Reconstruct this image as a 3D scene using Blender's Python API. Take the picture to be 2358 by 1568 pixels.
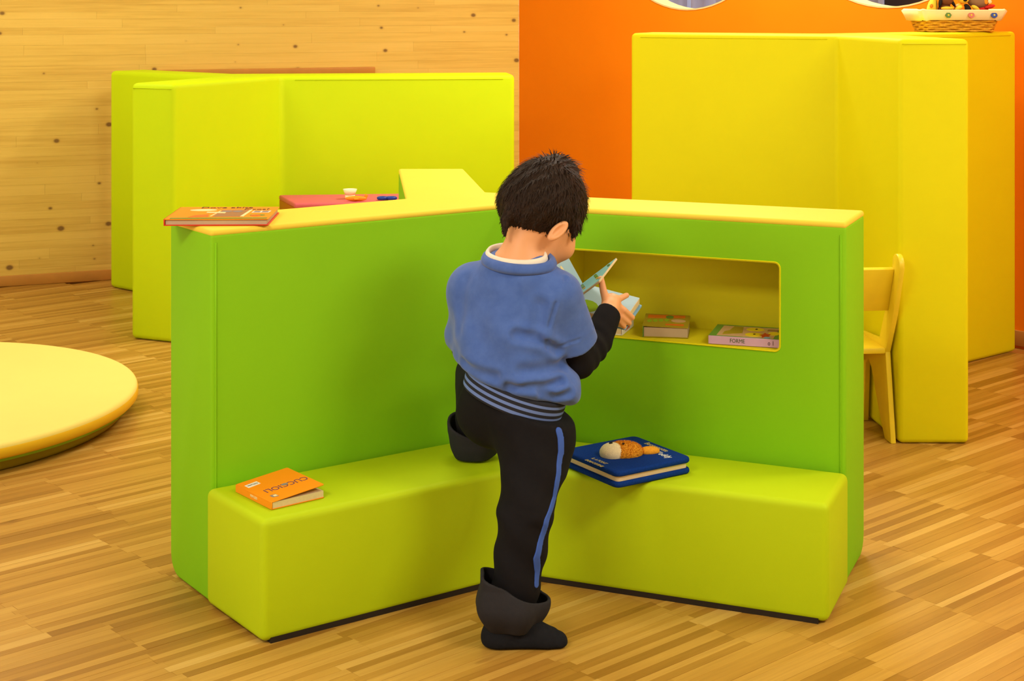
import bpy, bmesh, math, random
import numpy as np
from mathutils import Vector, Matrix, Euler

random.seed(7); np.random.seed(7)
S = bpy.context.scene
for o in list(bpy.data.objects): bpy.data.objects.remove(o)
C = S.collection
PI = math.pi

# ------------------------------------------------------------------ camera
FPX, CXP, HYP, CAMH = 3580.0, 1179.0, 8.0, 1.35          # focal length, centre column, horizon row (pixels), eye height (m)
cam = bpy.data.cameras.new('camera'); camo = bpy.data.objects.new('camera', cam); C.objects.link(camo)
camo.location = (0, 0, CAMH); camo.rotation_euler = (PI/2, 0, 0)
cam.sensor_fit = 'HORIZONTAL'; cam.sensor_width = 36.0
cam.lens = 36.0*FPX/2358.0; cam.shift_y = -(784.0-HYP)/2358.0
cam.clip_start = 0.05; cam.clip_end = 60
S.camera = camo

def at(px, py, d):                       # a picture point at a known distance -> a place in the room
    return np.array([(px-CXP)/FPX*d, d, CAMH-(py-HYP)*d/FPX])

# ------------------------------------------------------------------ world, lamps, exposure
w = bpy.data.worlds.new('world'); S.world = w; w.use_nodes = True
w.node_tree.nodes['Background'].inputs[0].default_value = (0.62, 0.72, 0.9, 1)
w.node_tree.nodes['Background'].inputs[1].default_value = 1.8
S.view_settings.view_transform = 'Standard'; S.view_settings.look = 'None'
S.view_settings.gamma = 1.0; S.view_settings.use_curve_mapping = False
S.view_settings.exposure = 0.0

def area(name, loc, target, sx, sy, power, col):
    l = bpy.data.lights.new(name, 'AREA'); l.shape = 'RECTANGLE'; l.size = sx; l.size_y = sy
    l.energy = power; l.color = col
    o = bpy.data.objects.new(name, l); C.objects.link(o); o.location = loc
    o.rotation_euler = (Vector(target)-Vector(loc)).to_track_quat('-Z', 'Y').to_euler()
    return o
WARM = (1.0, 0.96, 0.84)
area('ceiling_light_near_right', (2.1, 1.7, 2.72), (2.0, 1.9, 0), 1.1, 0.8, 64, WARM)
area('ceiling_light_near_left', (-1.5, 0.9, 2.72), (-1.4, 1.1, 0), 1.1, 0.8, 72, WARM)
area('ceiling_light_middle', (-0.2, 4.5, 2.72), (-0.2, 4.5, 0), 0.9, 0.6, 25, WARM)
area('ceiling_light_far_right', (0.90, 6.55, 2.72), (0.95, 6.60, 0), 0.9, 0.3, 60, WARM)
area('ceiling_light_far_left', (-2.5, 6.1, 2.72), (-2.5, 6.15, 0), 1.4, 0.5, 34, WARM)
area('fill_light_right', (2.7, 4.2, 2.72), (2.7, 4.2, 0), 0.6, 0.5, 27, WARM)  # extra fill, added to brighten the right arm of the yellow divider
area('daylight_window', (-3.75, 1.2, 1.5), (0, 2.8, 0.7), 2.2, 1.5, 40, (0.95, 0.95, 1.0))

# ------------------------------------------------------------------ materials
def lin(c):
    c = c/255.0
    return c/12.92 if c <= 0.04045 else ((c+0.055)/1.055)**2.4
def rgb(r, g, b): return (lin(r), lin(g), lin(b), 1.0)
class NT:
    def __init__(s, name):
        s.m = bpy.data.materials.new(name); s.m.use_nodes = True
        s.t = s.m.node_tree; s.b = s.t.nodes['Principled BSDF']
    def n(s, kind, **kw):
        x = s.t.nodes.new(kind)
        for k, v in kw.items(): setattr(x, k, v)
        return x
    def l(s, a, b): s.t.links.new(a, b)
    def math(s, op, a, b=None, c=None):
        x = s.n('ShaderNodeMath', operation=op)
        for i, v in enumerate((a, b, c)):
            if v is None: continue
            if isinstance(v, (int, float)): x.inputs[i].default_value = v
            else: s.l(v, x.inputs[i])
        return x.outputs[0]
    def mix(s, f, a, b, blend='MIX'):
        x = s.n('ShaderNodeMix', data_type='RGBA', blend_type=blend)
        for i, v in ((0, f), (6, a), (7, b)):
            if isinstance(v, (int, float)): x.inputs[i].default_value = v
            elif isinstance(v, tuple): x.inputs[i].default_value = v
            else: s.l(v, x.inputs[i])
        return x.outputs[2]
    def ramp(s, f, stops, mode='LINEAR'):
        x = s.n('ShaderNodeValToRGB'); x.color_ramp.interpolation = mode
        e = x.color_ramp.elements
        while len(e) < len(stops): e.new(0.5)
        for i, (p, c) in enumerate(stops): e[i].position = p; e[i].color = c
        s.l(f, x.inputs[0]); return x.outputs[0]
    def noise(s, vec, scale, detail=3, rough=0.5):
        x = s.n('ShaderNodeTexNoise'); x.inputs['Scale'].default_value = scale
        x.inputs['Detail'].default_value = detail; x.inputs['Roughness'].default_value = rough
        if vec is not None: s.l(vec, x.inputs['Vector'])
        return x.outputs[0]
    def pos(s, rotz=0, scale=(1, 1, 1)):
        g = s.n('ShaderNodeNewGeometry'); m = s.n('ShaderNodeMapping')
        m.vector_type = 'POINT'
        r = s.n('ShaderNodeVectorRotate', rotation_type='Z_AXIS'); r.inputs['Angle'].default_value = rotz
        s.l(g.outputs['Position'], r.inputs['Vector']); s.l(r.outputs[0], m.inputs['Vector'])
        m.inputs['Scale'].default_value = scale
        return m.outputs[0]
    def bump(s, h, strength, dist=0.002):
        x = s.n('ShaderNodeBump'); x.inputs['Strength'].default_value = strength; x.inputs['Distance'].default_value = dist
        s.l(h, x.inputs['Height']); s.l(x.outputs[0], s.b.inputs['Normal'])
    def base(s, c):
        if isinstance(c, tuple): s.b.inputs['Base Color'].default_value = c
        else: s.l(c, s.b.inputs['Base Color'])
    def set(s, **kw):
        for k, v in kw.items(): s.b.inputs[k].default_value = v

def plain(name, c, rough=0.6, spec=0.3, var=0.06, scale=30, bump=0.0, bscale=300):
    t = NT(name); n = t.noise(t.pos(), scale)
    dark = tuple(x*(1-var) for x in c[:3])+(1,); lite = tuple(min(1, x*(1+var)) for x in c[:3])+(1,)
    t.base(t.mix(n, dark, lite)); t.set(Roughness=rough); t.b.inputs['Specular IOR Level'].default_value = spec
    if bump: t.bump(t.noise(t.pos(), bscale, 2), bump, 0.001)
    return t.m
def foam(name, c):                       # coated fabric over foam: fine weave, faint mottling
    t = NT(name); n = t.noise(t.pos(), 6, 4)
    dark = tuple(x*0.95 for x in c[:3])+(1,)
    t.base(t.mix(n, dark, c)); t.set(Roughness=0.6); t.b.inputs['Specular IOR Level'].default_value = 0.12
    a = t.noise(t.pos(), 900, 1); b = t.noise(t.pos(), 14, 2)
    t.bump(t.math('ADD', t.math('MULTIPLY', a, 0.25), t.math('MULTIPLY', b, 1.5)), 0.25, 0.002)
    return t.m

M = {}
M['green'] = foam('foam_green', (0.25, 0.58, 0.008, 1))
M['lime'] = foam('foam_lime', (0.48, 0.63, 0.005, 1))
M['lime_back'] = foam('foam_lime_back', (0.58, 0.79, 0.003, 1))
M['yellow'] = foam('foam_yellow', (0.79, 0.715, 0.003, 1))
M['pale'] = foam('foam_pale_yellow', (0.92, 0.68, 0.062, 1))
M['niche'] = foam('foam_niche', (0.74, 0.66, 0.01, 1))
M['cream'] = foam('foam_cream', (0.92, 0.75, 0.19, 1))
M['amber'] = foam('foam_amber', (0.86, 0.52, 0.02, 1))
M['disc_green'] = foam('foam_disc_green', (0.30, 0.50, 0.03, 1))
M['olive'] = foam('foam_olive', (0.40, 0.27, 0.02, 1))
M['pink'] = plain('table_pink', rgb(216, 98, 105), 0.6)
M['pink_side'] = plain('table_terracotta', rgb(190, 85, 30), 0.5)
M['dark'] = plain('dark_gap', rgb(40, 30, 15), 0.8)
M['white'] = plain('painted_white', (0.8, 0.78, 0.74, 1), 0.8)
M['reveal'] = plain('reveal_cream', rgb(225, 195, 130), 0.7)
M['chairwood'] = plain('yellow_stained_wood', (0.88, 0.64, 0.02, 1), 0.4, 0.4, 0.08, 18)
M['skin'] = plain('skin', rgb(232, 166, 112), 0.5, 0.35, 0.05, 22)
M['ear'] = M['skin']
M['black'] = plain('black_jersey', rgb(23, 21, 22), 0.9, 0.15, 0.15, 40, 0.3, 700)
M['sock'] = plain('charcoal_sock', rgb(29, 29, 31), 0.95, 0.1, 0.2, 120, 0.5, 900)
M['cuff'] = plain('charcoal_cuff', rgb(44, 42, 43), 0.9, 0.15, 0.12, 60, 0.3, 900)
M['stripe'] = plain('blue_piping', rgb(58, 92, 175), 0.7)
M['shirt'] = plain('white_cotton', rgb(240, 228, 205), 0.9)
M['paper'] = plain('page_edges', rgb(225, 200, 150), 0.9, 0.1, 0.08, 200)
M['paper_grey'] = plain('page_edges_grey', rgb(190, 165, 130), 0.9, 0.1)
M['book_orange'] = plain('cover_orange', rgb(243, 146, 14), 0.62, 0.18, 0.03)
M['red'] = plain('cover_red', rgb(215, 55, 25), 0.45, 0.4, 0.03)
M['print_green'] = plain('print_green', rgb(95, 135, 40), 0.5)
M['print_dark'] = plain('print_dark', rgb(70, 45, 30), 0.5)
M['print_brown'] = plain('print_brown', rgb(160, 115, 70), 0.5)
M['print_cream'] = plain('print_cream', rgb(245, 222, 160), 0.5)
M['print_white'] = plain('print_white', rgb(235, 230, 215), 0.5)
M['print_grey'] = plain('print_grey', rgb(140, 130, 125), 0.5)
M['print_orange'] = plain('print_orange', rgb(215, 110, 25), 0.5)
M['print_yellow'] = plain('print_yellow', rgb(240, 215, 30), 0.5)
M['print_tan'] = plain('print_tan', rgb(205, 165, 115), 0.5)
M['print_red'] = plain('print_red', rgb(200, 60, 25), 0.5)
M['print_purple'] = plain('print_purple', rgb(110, 60, 90), 0.5)
M['gold'] = plain('print_gold', rgb(200, 180, 110), 0.5)
M['plush_blue'] = plain('plush_navy', rgb(16, 52, 125), 0.95, 0.1, 0.35, 260, 0.8, 600)
M['bear'] = plain('plush_bear', rgb(238, 160, 45), 0.95, 0.1, 0.25, 200, 0.9, 500)
M['bear_face'] = plain('plush_muzzle', rgb(240, 222, 175), 0.95, 0.1, 0.15, 200, 0.9, 500)
M['lilac'] = plain('spine_lilac', rgb(205, 165, 185), 0.5)
M['cover_green'] = plain('cover_green', rgb(95, 150, 50), 0.45)
M['sky_page'] = plain('page_sky_blue', rgb(172, 200, 212), 0.45, 0.3, 0.04)
M['teal_page'] = plain('page_teal', rgb(120, 178, 185), 0.45, 0.3, 0.06)
M['leaf_page'] = plain('page_leaf_green', rgb(140, 175, 30), 0.45)
M['leaf_dark'] = plain('page_leaf_dark', rgb(75, 100, 35), 0.45)
M['blue_edge'] = plain('cover_light_blue', rgb(130, 175, 205), 0.4)
M['mustard'] = plain('cover_mustard', rgb(165, 145, 30), 0.5)
M['wicker'] = plain('wicker', rgb(225, 165, 40), 0.7, 0.2, 0.35, 90)
M['wicker_dark'] = plain('wicker_dark', rgb(165, 105, 20), 0.8)
M['liner'] = plain('liner_cloth', rgb(250, 228, 165), 0.9)
M['toy_yellow'] = plain('toy_yellow', rgb(250, 215, 60), 0.9)
M['toy_brown'] = plain('toy_brown', rgb(120, 70, 35), 0.9)
M['toy_grey'] = plain('toy_grey_brown', rgb(150, 115, 80), 0.95)
M['toy_black'] = plain('toy_black', rgb(25, 20, 18), 0.7)
M['toy_red'] = plain('toy_red', rgb(215, 45, 30), 0.8)
M['toy_orange'] = plain('toy_orange', rgb(250, 150, 20), 0.5)
M['toy_blue'] = plain('toy_blue', rgb(25, 60, 150), 0.4)
M['toy_white'] = plain('toy_white', rgb(250, 235, 190), 0.5)
M['pink_button'] = plain('button_pink', rgb(205, 110, 80), 0.4)
M['eye_white'] = plain('eye_white', rgb(240, 236, 228), 0.3)
M['iris'] = plain('iris_brown', rgb(50, 30, 18), 0.3)
M['lip'] = plain('lip', rgb(205, 110, 90), 0.5)
M['rail'] = plain('rail_wood', rgb(190, 130, 50), 0.5, 0.3, 0.15, 12)
M['beyond'] = plain('beyond_brown', rgb(95, 65, 45), 0.8)
M['curtain'] = plain('curtain_grey_blue', rgb(185, 190, 205), 0.8, 0.2, 0.2, 8)

def orange_mat():
    t = NT('paint_orange'); n = t.noise(t.pos(), 3, 3)
    t.base(t.mix(n, (0.84, 0.20, 0.002, 1), (0.90, 0.235, 0.003, 1))); t.set(Roughness=0.5)
    t.b.inputs['Specular IOR Level'].default_value = 0.1
    t.bump(t.noise(t.pos(), 250, 2), 0.08); return t.m
M['orange'] = orange_mat()

WALLDIR = math.radians(90-68.6)          # wood wall runs at this angle to the X axis
STRIPDIR = math.radians(90-48.2)
def pine_mat():
    t = NT('pine_boards')
    oi = t.n('ShaderNodeObjectInfo')
    p = t.pos(-WALLDIR, (1, 1, 1))
    pl = t.pos(-WALLDIR, (2.2, 1, 55)); grain = t.noise(pl, 1.5, 5, 0.6)
    pl2 = t.pos(-WALLDIR, (0.7, 1, 14)); soft = t.noise(pl2, 1.0, 3)
    f = t.math('ADD', t.math('MULTIPLY', grain, 0.46), t.math('MULTIPLY', soft, 0.40))
    f = t.math('ADD', f, t.math('MULTIPLY', oi.outputs['Random'], 0.16))
    col = t.ramp(f, [(0.30, (0.60, 0.37, 0.06, 1)), (0.52, (0.74, 0.50, 0.095, 1)), (0.80, (0.82, 0.57, 0.13, 1))])
    vs = t.n('ShaderNodeTexVoronoi'); vs.inputs['Scale'].default_value = 1.0; vs.voronoi_dimensions = '2D'
    sep = t.n('ShaderNodeSeparateXYZ'); t.l(p, sep.inputs[0])
    cmb = t.n('ShaderNodeCombineXYZ')
    t.l(t.math('MULTIPLY', sep.outputs[0], 4.2), cmb.inputs[0]); t.l(t.math('MULTIPLY', sep.outputs[2], 9.0), cmb.inputs[1])
    t.l(cmb.outputs[0], vs.inputs['Vector'])
    sc = t.n('ShaderNodeSeparateColor'); t.l(vs.outputs['Color'], sc.inputs[0])
    # knot: ellipse about the cell point, only in some cells, of differing size
    dv = t.n('ShaderNodeVectorMath', operation='SUBTRACT'); t.l(cmb.outputs[0], dv.inputs[0]); t.l(vs.outputs['Position'], dv.inputs[1])
    s2 = t.n('ShaderNodeSeparateXYZ'); t.l(dv.outputs[0], s2.inputs[0])
    dx = t.math('MULTIPLY', s2.outputs[0], 1/4.2/1.35); dz = t.math('MULTIPLY', s2.outputs[1], 1/9.0)
    dist = t.math('SQRT', t.math('ADD', t.math('MULTIPLY', dx, dx), t.math('MULTIPLY', dz, dz)))
    rad = t.math('MULTIPLY', t.math('SUBTRACT', sc.outputs[0], 0.42), 0.026)
    k = t.math('SUBTRACT', rad, dist)
    kn = t.math('MULTIPLY', k, 150.0)
    cl = t.n('ShaderNodeClamp'); t.l(kn, cl.inputs[0])
    ring = t.math('MULTIPLY', t.math('ADD', k, 0.007), 70.0); cl2 = t.n('ShaderNodeClamp'); t.l(ring, cl2.inputs[0])
    has = t.math('GREATER_THAN', sc.outputs[0], 0.5)
    col = t.mix(t.math('MULTIPLY', t.math('MULTIPLY', cl2.outputs[0], 0.35), has), col, (0.45, 0.22, 0.04, 1))
    col = t.mix(t.math('MULTIPLY', t.math('MULTIPLY', cl.outputs[0], 0.8), has), col, (0.13, 0.055, 0.015, 1))
    t.base(col); t.set(Roughness=0.5); t.b.inputs['Specular IOR Level'].default_value = 0.25
    t.bump(grain, 0.06); return t.m
M['pine'] = pine_mat()
def parquet_mat():
    t = NT('parquet_strips')
    oi = t.n('ShaderNodeObjectInfo'); g = t.n('ShaderNodeNewGeometry')
    r = t.math('FRACT', t.math('ADD', oi.outputs['Random'], g.outputs['Random Per Island']))
    p = t.pos(-STRIPDIR, (3.0, 60, 1)); gr = t.noise(p, 1.6, 5, 0.62)
    p2 = t.pos(-STRIPDIR, (5, 22, 1)); bl = t.noise(p2, 1.0, 3)
    col = t.ramp(r, [(0.0, (0.32, 0.15, 0.018, 1)), (0.25, (0.41, 0.205, 0.028, 1)), (0.6, (0.49, 0.262, 0.040, 1)), (0.9, (0.55, 0.31, 0.056, 1)), (1.0, (0.64, 0.39, 0.09, 1))])
    m = t.ramp(gr, [(0.25, (0.68, 0.62, 0.55, 1)), (0.6, (1, 1, 1, 1)), (0.9, (1.1, 1.1, 1.1, 1))])
    col = t.mix(0.55, col, m, 'MULTIPLY')
    kn = t.ramp(bl, [(0.70, (1, 1, 1, 1)), (0.80, (0.5, 0.4, 0.3, 1))])
    col = t.mix(0.8, col, kn, 'MULTIPLY')
    t.base(col); t.set(Roughness=0.36); t.b.inputs['Specular IOR Level'].default_value = 0.35
    t.bump(gr, 0.05); return t.m
M['parquet'] = parquet_mat()

# ------------------------------------------------------------------ helpers
def v3(*a): return np.array(a, dtype=np.float64)
def tag(o, label=None, cat=None, group=None, kind=None):
    if label: o['label'] = label
    if cat: o['category'] = cat
    if group: o['group'] = group
    if kind: o['kind'] = kind
    return o
def link(name, me, mat=None, parent=None, smooth=False):
    o = bpy.data.objects.new(name, me); C.objects.link(o)
    if mat is not None:
        me.materials.clear(); me.materials.append(M[mat] if isinstance(mat, str) else mat)
    if smooth: me.polygons.foreach_set('use_smooth', [True]*len(me.polygons))
    if parent is not None: o.parent = parent
    return o
def empty(name, loc=(0, 0, 0), rot=(0, 0, 0)):
    o = bpy.data.objects.new(name, None); C.objects.link(o); o.location = loc; o.rotation_euler = rot
    o.empty_display_size = 0.05; return o
def bm_obj(name, bm, mat, parent=None, smooth=False):
    bmesh.ops.recalc_face_normals(bm, faces=bm.faces)
    me = bpy.data.meshes.new(name); bm.to_mesh(me); bm.free()
    return link(name, me, mat, parent, smooth)
def smooth_by_angle(o, deg=40):
    me = o.data; me.polygons.foreach_set('use_smooth', [True]*len(me.polygons))
    bm = bmesh.new(); bm.from_mesh(me); lim = math.radians(deg)
    for e in bm.edges:
        if len(e.link_faces) == 2: e.smooth = e.calc_face_angle(0) < lim
    bm.to_mesh(me); bm.free()
def prism_bm(pts, z0, z1, bevel=0.0, seg=3, big=None, vround=None):
    bm = bmesh.new()
    a = sum(pts[i][0]*pts[(i+1) % len(pts)][1]-pts[(i+1) % len(pts)][0]*pts[i][1] for i in range(len(pts)))
    if a < 0: pts = pts[::-1]
    lo = [bm.verts.new((p[0], p[1], z0)) for p in pts]; hi = [bm.verts.new((p[0], p[1], z1)) for p in pts]
    n = len(pts); bm.faces.new(lo[::-1]); bm.faces.new(hi)
    for i in range(n): bm.faces.new((lo[i], lo[(i+1) % n], hi[(i+1) % n], hi[i]))
    bm.normal_update()
    if vround:                            # {(x, y): radius} vertical edges rounded first
        for (vx, vy), r in vround.items():
            es = [e for e in bm.edges if all(abs(v.co.x-vx) < 1e-4 and abs(v.co.y-vy) < 1e-4 for v in e.verts)]
            if es: bmesh.ops.bevel(bm, geom=es, offset=r, segments=6, profile=0.5, affect='EDGES')
    if big:                               # [(point on edge xy, radius)] bottom edges rounded broadly
        for (qx, qy), r in big:
            es = [e for e in bm.edges if all(abs(v.co.z-z0) < 1e-5 for v in e.verts) and
                  ((e.verts[0].co+e.verts[1].co)/2-Vector((qx, qy, z0))).length < 0.02]
            if es: bmesh.ops.bevel(bm, geom=es, offset=r, segments=6, profile=0.5, affect='EDGES')
    if bevel:
        bm.normal_update()
        es = [e for e in bm.edges if len(e.link_faces) == 2 and e.calc_face_angle(0) > 0.55]
        bmesh.ops.bevel(bm, geom=es, offset=bevel, segments=seg, profile=0.5, affect='EDGES', clamp_overlap=True)
    return bm
def prism(name, pts, z0, z1, mat, parent=None, bevel=0.0, seg=3, **kw):
    o = bm_obj(name, prism_bm(pts, z0, z1, bevel, seg, **kw), mat, parent)
    if bevel: smooth_by_angle(o, 35)
    return o
def box(name, c, s, mat, parent=None, bevel=0.0, seg=2, rot=None):
    x, y, z = s[0]/2, s[1]/2, s[2]/2
    bm = prism_bm([(-x, -y), (x, -y), (x, y), (-x, y)], -z, z, bevel, seg)
    mat4 = Matrix.Translation(c) @ (rot.to_4x4() if rot is not None else Matrix.Identity(4))
    bm.transform(mat4)
    o = bm_obj(name, bm, mat, parent)
    if bevel: smooth_by_angle(o, 40)
    return o
def tube_bm(pts, r, n=8, closed=False, caps=True, bm=None):
    bm = bm or bmesh.new(); pts = [Vector(p) for p in pts]; k = len(pts); rings = []
    rr = r if hasattr(r, '__len__') else [r]*k
    up = Vector((0.13, 0.21, 0.97))
    for i, p in enumerate(pts):
        a = pts[(i-1) % k] if (closed or i > 0) else p; b = pts[(i+1) % k] if (closed or i < k-1) else p
        t = (b-a).normalized(); x = t.cross(up)
        if x.length < 1e-3: x = t.cross(Vector((1, 0, 0)))
        x.normalize(); y = t.cross(x)
        rings.append([bm.verts.new(p+(x*math.cos(2*PI*j/n)+y*math.sin(2*PI*j/n))*rr[i]) for j in range(n)])
    for i in range(k if closed else k-1):
        A, B = rings[i], rings[(i+1) % k]
        for j in range(n): bm.faces.new((A[j], A[(j+1) % n], B[(j+1) % n], B[j]))
    if caps and not closed: bm.faces.new(rings[0]); bm.faces.new(rings[-1][::-1])
    return bm
def lathe_bm(prof, n=64, c=(0, 0)):
    bm = bmesh.new(); rings = []
    for r, z in prof:
        if r < 1e-6: rings.append([bm.verts.new((c[0], c[1], z))])
        else: rings.append([bm.verts.new((c[0]+r*math.cos(2*PI*j/n), c[1]+r*math.sin(2*PI*j/n), z)) for j in range(n)])
    for A, B in zip(rings, rings[1:]):
        for j in range(n):
            q = [A[j % len(A)], A[(j+1) % len(A)], B[(j+1) % len(B)], B[j % len(B)]]
            u = []
            for v in q:
                if v not in u: u.append(v)
            if len(u) > 2: bm.faces.new(u)
    return bm
def ellipsoid_bm(c, r, rot=None, u=20, v=12, bm=None):
    bm = bm or bmesh.new()
    m = Matrix.Translation(c) @ (rot.to_4x4() if rot is not None else Matrix.Identity(4)) @ Matrix.Diagonal((r[0], r[1], r[2], 1))
    bmesh.ops.create_uvsphere(bm, u_segments=u, v_segments=v, radius=1.0, matrix=m); return bm
def ball(name, c, r, mat, parent=None, rot=None, u=20, v=12):
    return bm_obj(name, ellipsoid_bm(c, r, rot, u, v), mat, parent, True)
def flat(name, pts, z, mat, parent, th=0.0004):          # a thin printed patch on a cover (local coordinates)
    return bm_obj(name, prism_bm(pts, z-0.0003, z+th), mat, parent)
def disc_pts(cx, cy, rx, ry, n=20, rot=0):
    return [(cx+rx*math.cos(2*PI*i/n)*math.cos(rot)-ry*math.sin(2*PI*i/n)*math.sin(rot),
             cy+rx*math.cos(2*PI*i/n)*math.sin(rot)+ry*math.sin(2*PI*i/n)*math.cos(rot)) for i in range(n)]
def lettering(name, s, size, mat, parent, matrix, sx=1.0):
    cu = bpy.data.curves.new(name, 'FONT'); cu.body = s; cu.size = size; cu.align_x = 'CENTER'; cu.align_y = 'CENTER'
    cu.extrude = 0.0003; cu.resolution_u = 3
    t = bpy.data.objects.new(name, cu); C.objects.link(t)
    dg = bpy.context.evaluated_depsgraph_get(); dg.update()
    me = bpy.data.meshes.new_from_object(t.evaluated_get(dg)); bpy.data.objects.remove(t)
    me.transform(matrix @ Matrix.Diagonal((sx, 1, 1, 1)))
    return link(name, me, mat, parent)
def boolean(o, cutter):
    md = o.modifiers.new('cut', 'BOOLEAN'); md.operation = 'DIFFERENCE'; md.object = cutter; md.solver = 'EXACT'
    dg = bpy.context.evaluated_depsgraph_get(); dg.update()
    me = bpy.data.meshes.new_from_object(o.evaluated_get(dg)); o.modifiers.clear()
    mats = list(o.data.materials); o.data = me; me.materials.clear()
    for m in mats: me.materials.append(m)
    bpy.data.objects.remove(cutter)
def V2(a, d, s): return (a[0]+d[0]*s, a[1]+d[1]*s)
def cw(deg): return (math.sin(math.radians(deg)), math.cos(math.radians(deg)))   # bearing, clockwise from straight ahead

# ------------------------------------------------------------------ the room
CORNER = (0.038, 8.39)
wd = cw(68.6-180); od = (0.657, -0.753)
WL = V2(CORNER, wd, 4.6); OR = V2(CORNER, od, 5.2)
ZC = 2.8
def quad_wall(name, a, b, z0, z1, mat, th=0.1, side=1):
    d = Vector((b[0]-a[0], b[1]-a[1])).normalized(); n = (-d.y*side*th, d.x*side*th)
    return tag(prism(name, [a, b, (b[0]+n[0], b[1]+n[1]), (a[0]+n[0], a[1]+n[1])], z0, z1, mat), kind='structure')
fl = prism('floor', [WL, V2(CORNER, (0, 1), 0.1), OR, (OR[0], -2.2), (WL[0], -2.2)], -0.06, -0.012, 'rail'); tag(fl, kind='structure')
tag(fl, 'warm oak strip parquet floor of short narrow lamellas')
tag(prism('ceiling', [WL, CORNER, OR, (OR[0], -2.2), (WL[0], -2.2)], ZC, ZC+0.1, 'white'), 'plain white ceiling', kind='structure')
quad_wall('wall_left', (WL[0], -2.2), WL, -0.05, ZC, 'white')
quad_wall('wall_front', (WL[0], -2.2), (OR[0], -2.2), -0.05, ZC, 'white', side=-1)
quad_wall('wall_right', (OR[0], -2.2), OR, -0.05, ZC, 'white', side=-1)
# wood wall: backing with single pine boards set on it
wn = (-math.sin(WALLDIR), math.cos(WALLDIR))             # away from the room
wb = quad_wall('wall_back', V2(CORNER, wn, 0.014), V2(WL, wn, 0.014), -0.05, ZC, 'rail', side=-1)
tag(wb, 'knotty pine board wall with horizontal glued lamellas')
unit = bpy.data.meshes.new('board')
ub = bmesh.new(); bmesh.ops.create_cube(ub, size=1.0); ub.to_mesh(unit); ub.free(); unit.materials.append(M['pine'])
rowh = 0.0405; z = 0.0; row = 0; rh = random.Random(8)
rnd = random.Random(3)
nb = 0
while z < ZC:
    u = -rnd.uniform(0, 0.9) if row else 0
    vis = z < 1.45
    while u < 4.55:
        L = rnd.uniform(0.55, 1.5) if vis else rnd.uniform(1.5, 3.0)
        a, b = max(u, 0.0), min(u+L, 4.58); u += L
        if b-a < 0.05: continue
        if nb >= 296: a = b
        if b > a:
            o = bpy.data.objects.new('board', unit); C.objects.link(o); o.parent = wb
            m = (a+b)/2; p = V2(V2(CORNER, wd, m), wn, 0.008)
            o.location = (p[0], p[1], z+rowh/2); o.rotation_euler = (0, 0, WALLDIR)
            o.scale = (b-a-0.0005, 0.016+rnd.uniform(0, 0.0006), rowh-0.0003); nb += 1
    z += rowh; row += 1; rowh = rh.choice((0.034, 0.038, 0.042, 0.05))
    if nb >= 296: break
if z < ZC:
    p = V2(V2(CORNER, wd, 2.29), wn, 0.008)
    t = bpy.data.objects.new('upper_board_field', unit); C.objects.link(t); t.parent = wb; t['kind'] = 'stuff'
    t.location = (p[0], p[1], (z+ZC)/2); t.rotation_euler = (0, 0, WALLDIR); t.scale = (4.58, 0.016, ZC-z)
def skirting(name, a, d, l, off, mat, h=0.06, th=0.014):
    n = (-d[1], d[0]) if off > 0 else (d[1], -d[0])
    return tag(prism(name, [a, V2(a, d, l), V2(V2(a, d, l), n, th), V2(a, n, th)], 0, h, mat, bevel=0.003, seg=2), kind='structure')
tag(skirting('baseboard_back', V2(V2(CORNER, wd, 0.02), wn, -0.001), wd, 4.5, 1, 'rail', 0.05), 'low oak skirting along the pine wall')

# orange wall with two oval openings
OANG = math.atan2(od[1], od[0]); on = (0.753, 0.657)     # normal away from the room
def ow_pt(s, z, dep=0.0): return Vector((CORNER[0]+od[0]*s+on[0]*dep, CORNER[1]+od[1]*s+on[1]*dep, z))
HOLES = [(1.225, 1.777, 0.54, 0.46), (2.374, 1.79, 0.54, 0.46)]
TH = 0.10
bm = bmesh.new(); loops = []
outer = [(0, -0.05), (5.2, -0.05), (5.2, ZC), (0, ZC)]
for lp in [outer]+[disc_pts(h[0], h[1], h[2], h[3], 64) for h in HOLES]:
    vs = [bm.verts.new(ow_pt(s, z)) for s, z in lp]
    loops.append([bm.edges.new((vs[i], vs[(i+1) % len(vs)])) for i in range(len(vs))])
bmesh.ops.triangle_fill(bm, use_beauty=True, use_dissolve=False, edges=bm.edges[:])
r = bmesh.ops.extrude_face_region(bm, geom=bm.faces[:])
bmesh.ops.translate(bm, vec=Vector((on[0]*TH, on[1]*TH, 0)), verts=[g for g in r['geom'] if isinstance(g, bmesh.types.BMVert)])
ow = bm_obj('wall_orange', bm, 'orange'); tag(ow, 'orange painted wall with oval openings', kind='structure')
for i, h in enumerate(HOLES):
    bm = bmesh.new(); n = 64; ring = []
    for (k, dep) in ((1.0, -0.0015), (1.0, TH+0.002), (0.985, TH+0.002), (0.985, -0.0015)):
        ring.append([bm.verts.new(ow_pt(h[0]+h[2]*k*math.cos(2*PI*j/n), h[1]+h[3]*k*math.sin(2*PI*j/n), dep)) for j in range(n)])
    for q in range(4):
        A, B = ring[q], ring[(q+1) % 4]
        for j in range(n): bm.faces.new((A[j], A[(j+1) % n], B[(j+1) % n], B[j]))
    o = bm_obj('window_%d' % (i+1), bm, 'reveal'); smooth_by_angle(o)
    tag(o, ['cream lined oval opening in the orange wall nearer the pine wall', 'cream lined oval opening in the orange wall beside the toy basket'][i], kind='structure')
tag(skirting('baseboard_orange', V2(CORNER, od, 0.05), od, 5.1, -1, 'rail', 0.06), 'low wooden skirting along the orange wall')
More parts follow.
